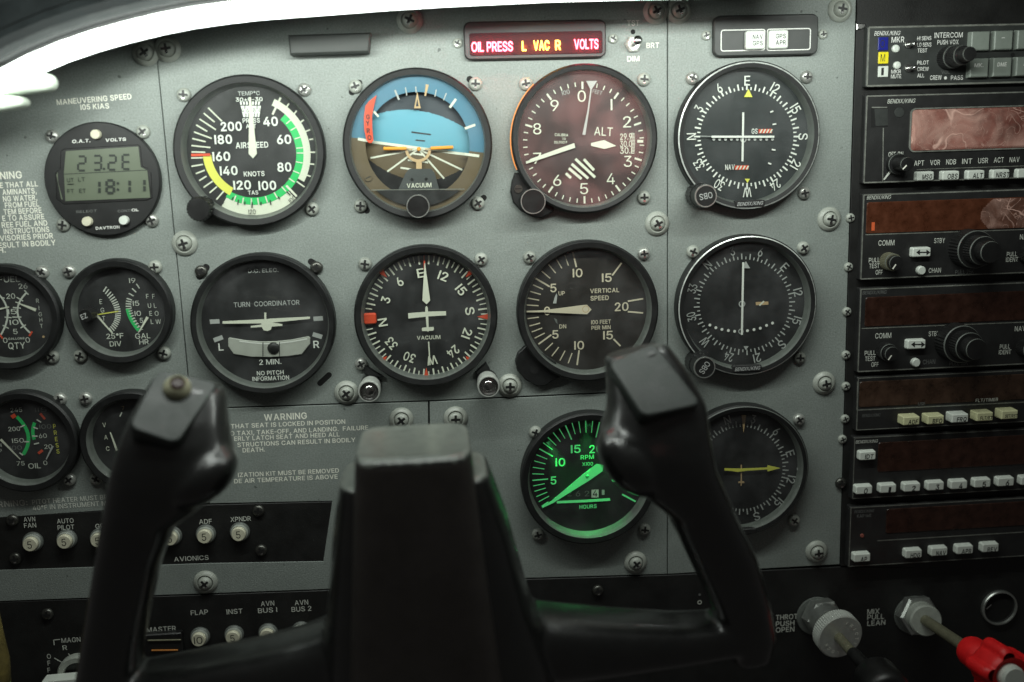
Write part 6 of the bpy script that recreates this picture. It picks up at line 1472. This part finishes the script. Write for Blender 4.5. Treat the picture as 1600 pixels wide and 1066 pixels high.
ell_px((316, 746), (366, 708), (342, 774), 0.135, 0.0155)
ell_px((982, 722), (938, 676), (956, 750), 0.135, 0.0155)
# cross bars: right one and left one, lofted in the picture's up-down direction
def bar(data, ex=2.8):
    rings = []
    for tp, bt, h, dp in data:
        p, q_ = Y3(*bt, h), Y3(*tp, h)
        rings.append(sup((p + q_) / 2, (q_ - p) / 2, Vector((0, 0, dp)), ex))
    Y.loft(rings, yokem, True, True, share=True)
bar([((740, 930), (740, 1075), .122, .022), ((845, 950), (850, 1058), .122, .020), ((960, 960), (960, 1044), .122, .018), ((1060, 966), (1068, 1028), .122, .016), ((1130, 962), (1150, 1016), .122, .014), ((1180, 950), (1195, 1005), .122, .010)])
bar([((560, 952), (560, 1100), .122, .022), ((480, 984), (470, 1120), .122, .020), ((400, 1006), (390, 1125), .122, .019), ((300, 1026), (295, 1130), .122, .018), ((220, 1042), (200, 1130), .122, .017), ((150, 1052), (140, 1120), .122, .012)])
# hub
def hub(rws, ex):
    rings = []
    for l, r, hf, hb in rws:
        p, q_ = Y3(*l, hf), Y3(*r, hf); m = (p + q_) / 2; half = (q_ - p) / 2; half.z = 0
        rings.append(sup(Vector((m.x, m.y, (hf + hb) / 2)), half, Vector((0, 0, (hf - hb) / 2)), ex))
    return rings
Y.loft(hub([((500, 1115), (880, 1100), .158, .085), ((500, 1010), (838, 975), .158, .088), ((512, 860), (803, 850), .157, .094), ((524, 772), (768, 752), .156, .106), ((530, 764), (760, 744), .150, .112)], 4), yokem, True, True, share=True)
Y.axis(Y3(660, 1010, 0.100), Y3(655, 985, -0.004), [(0, 0.016), (1, 0.016)], yokem, n=32)
def remesh(mb, voxel, smooth_n, name):
    me = mb.mesh(name); ob = bpy.data.objects.new(name, me); COL.objects.link(ob)
    m1 = ob.modifiers.new('r', 'REMESH'); m1.mode = 'VOXEL'; m1.voxel_size = voxel; m1.use_smooth_shade = True
    m2 = ob.modifiers.new('s', 'SMOOTH'); m2.iterations = smooth_n; m2.factor = 0.5
    dg = bpy.context.evaluated_depsgraph_get(); dg.update()
    out = bpy.data.meshes.new_from_object(ob.evaluated_get(dg)); out.name = name
    out.polygons.foreach_set('use_smooth', [True] * len(out.polygons))
    bpy.data.objects.remove(ob)
    out.materials.clear(); out.materials.append(mb.mats[0])
    return out
yb = remesh(Y, 0.0011, 28, 'yoke_body')
yb.materials.append(chip_lit)
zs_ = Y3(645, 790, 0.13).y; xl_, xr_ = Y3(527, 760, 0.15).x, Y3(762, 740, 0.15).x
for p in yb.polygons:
    if p.normal.z > 0.55 and xl_ < p.center.x < xr_ and p.center.z > zs_: p.material_index = 1  # shoulder tops of black plastic lightened to paint in their reflections
yk.part(yb, 'yoke_body')
# hub pad
H = MB()
H.loft(hub([((541, 1110), (792, 1110), .170, .100), ((546, 900), (762, 900), .167, .103), ((550, 732), (739, 722), .1635, .107), ((551, 724), (738, 714), .162, .1085), ((554, 718), (736, 708), .159, .111), ((561, 714), (729, 705), .154, .115)], 6), hubm, True, True, share=True)
hp = remesh(H, 0.0009, 14, 'hub_pad')
hp.materials.append(chip_lit)
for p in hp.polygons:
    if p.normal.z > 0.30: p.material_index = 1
yk.part(hp, 'hub_pad')
# caps on the grips
def cap_(quad, hs, thick):
    q = MB(); pts = [Y3(x, y, h) for (x, y), h in zip(quad, hs)]
    cen = sum(pts, Vector()) / len(pts); nrm = Vector((0, 0, 0))
    for i in range(len(pts)): nrm += (pts[i] - cen).cross(pts[(i + 1) % len(pts)] - cen)
    nrm.normalize()
    if nrm.z < 0: nrm = -nrm; pts.reverse()
    rp_ = []
    for i in range(len(pts)):                       # rounded corners
        a, b, c_ = pts[i - 1], pts[i], pts[(i + 1) % len(pts)]
        p0 = b + (a - b).normalized() * 0.004; p2 = b + (c_ - b).normalized() * 0.004
        for k_ in range(6):
            s_ = k_ / 5; rp_.append(p0 * (1 - s_) ** 2 + b * 2 * s_ * (1 - s_) + p2 * s_ * s_)
    def off(f, d_): return [tuple(cen + (p - cen) * f + nrm * d_) for p in rp_]
    q.loft([off(0.98, -thick), off(1.0, -0.0012), off(0.985, -0.0004), off(0.95, 0.0), off(0.93, 0.0)], capm, True, True, smooth=True, share=True)
    return q, cen, nrm
q, cen, nrm = cap_([(247, 576), (343, 597), (276, 694), (200, 668)], (0.122, 0.122, 0.148, 0.148), 0.010)
cp = yk.part(q, 'grip_cap')
bt_ = Y3(277, 606, 0.129)
q = MB(); q.axis(bt_ - nrm * 0.001, bt_ + nrm * 0.0035, [(0, 0.0058), (0.4, 0.0056), (0.8, 0.0046), (1, 0.0036)], ivory, n=36, cap1=False, share=True); q.axis(bt_ + nrm * 0.0035, bt_ + nrm * 0.0022, [(0, 0.0036), (1, 0.0030)], ivory, n=36, cap0=False)
bt2 = yk.part(q, 'button_ring', cp)
q = MB(); q.axis(bt_ + nrm * 0.0018, bt_ + nrm * 0.0036, [(0, 0.0029), (0.7, 0.0028), (1, 0.0020)], pm('dark_red_button', (0.035, 0.012, 0.010), 0.4), n=28); yk.part(q, 'push_button', cp)
q, cen, nrm = cap_([(950, 566), (1022, 536), (1098, 632), (1006, 652)], (0.126, 0.122, 0.140, 0.148), 0.010)
yk.part(q, 'grip_cap')
print('objects', len(bpy.data.objects))
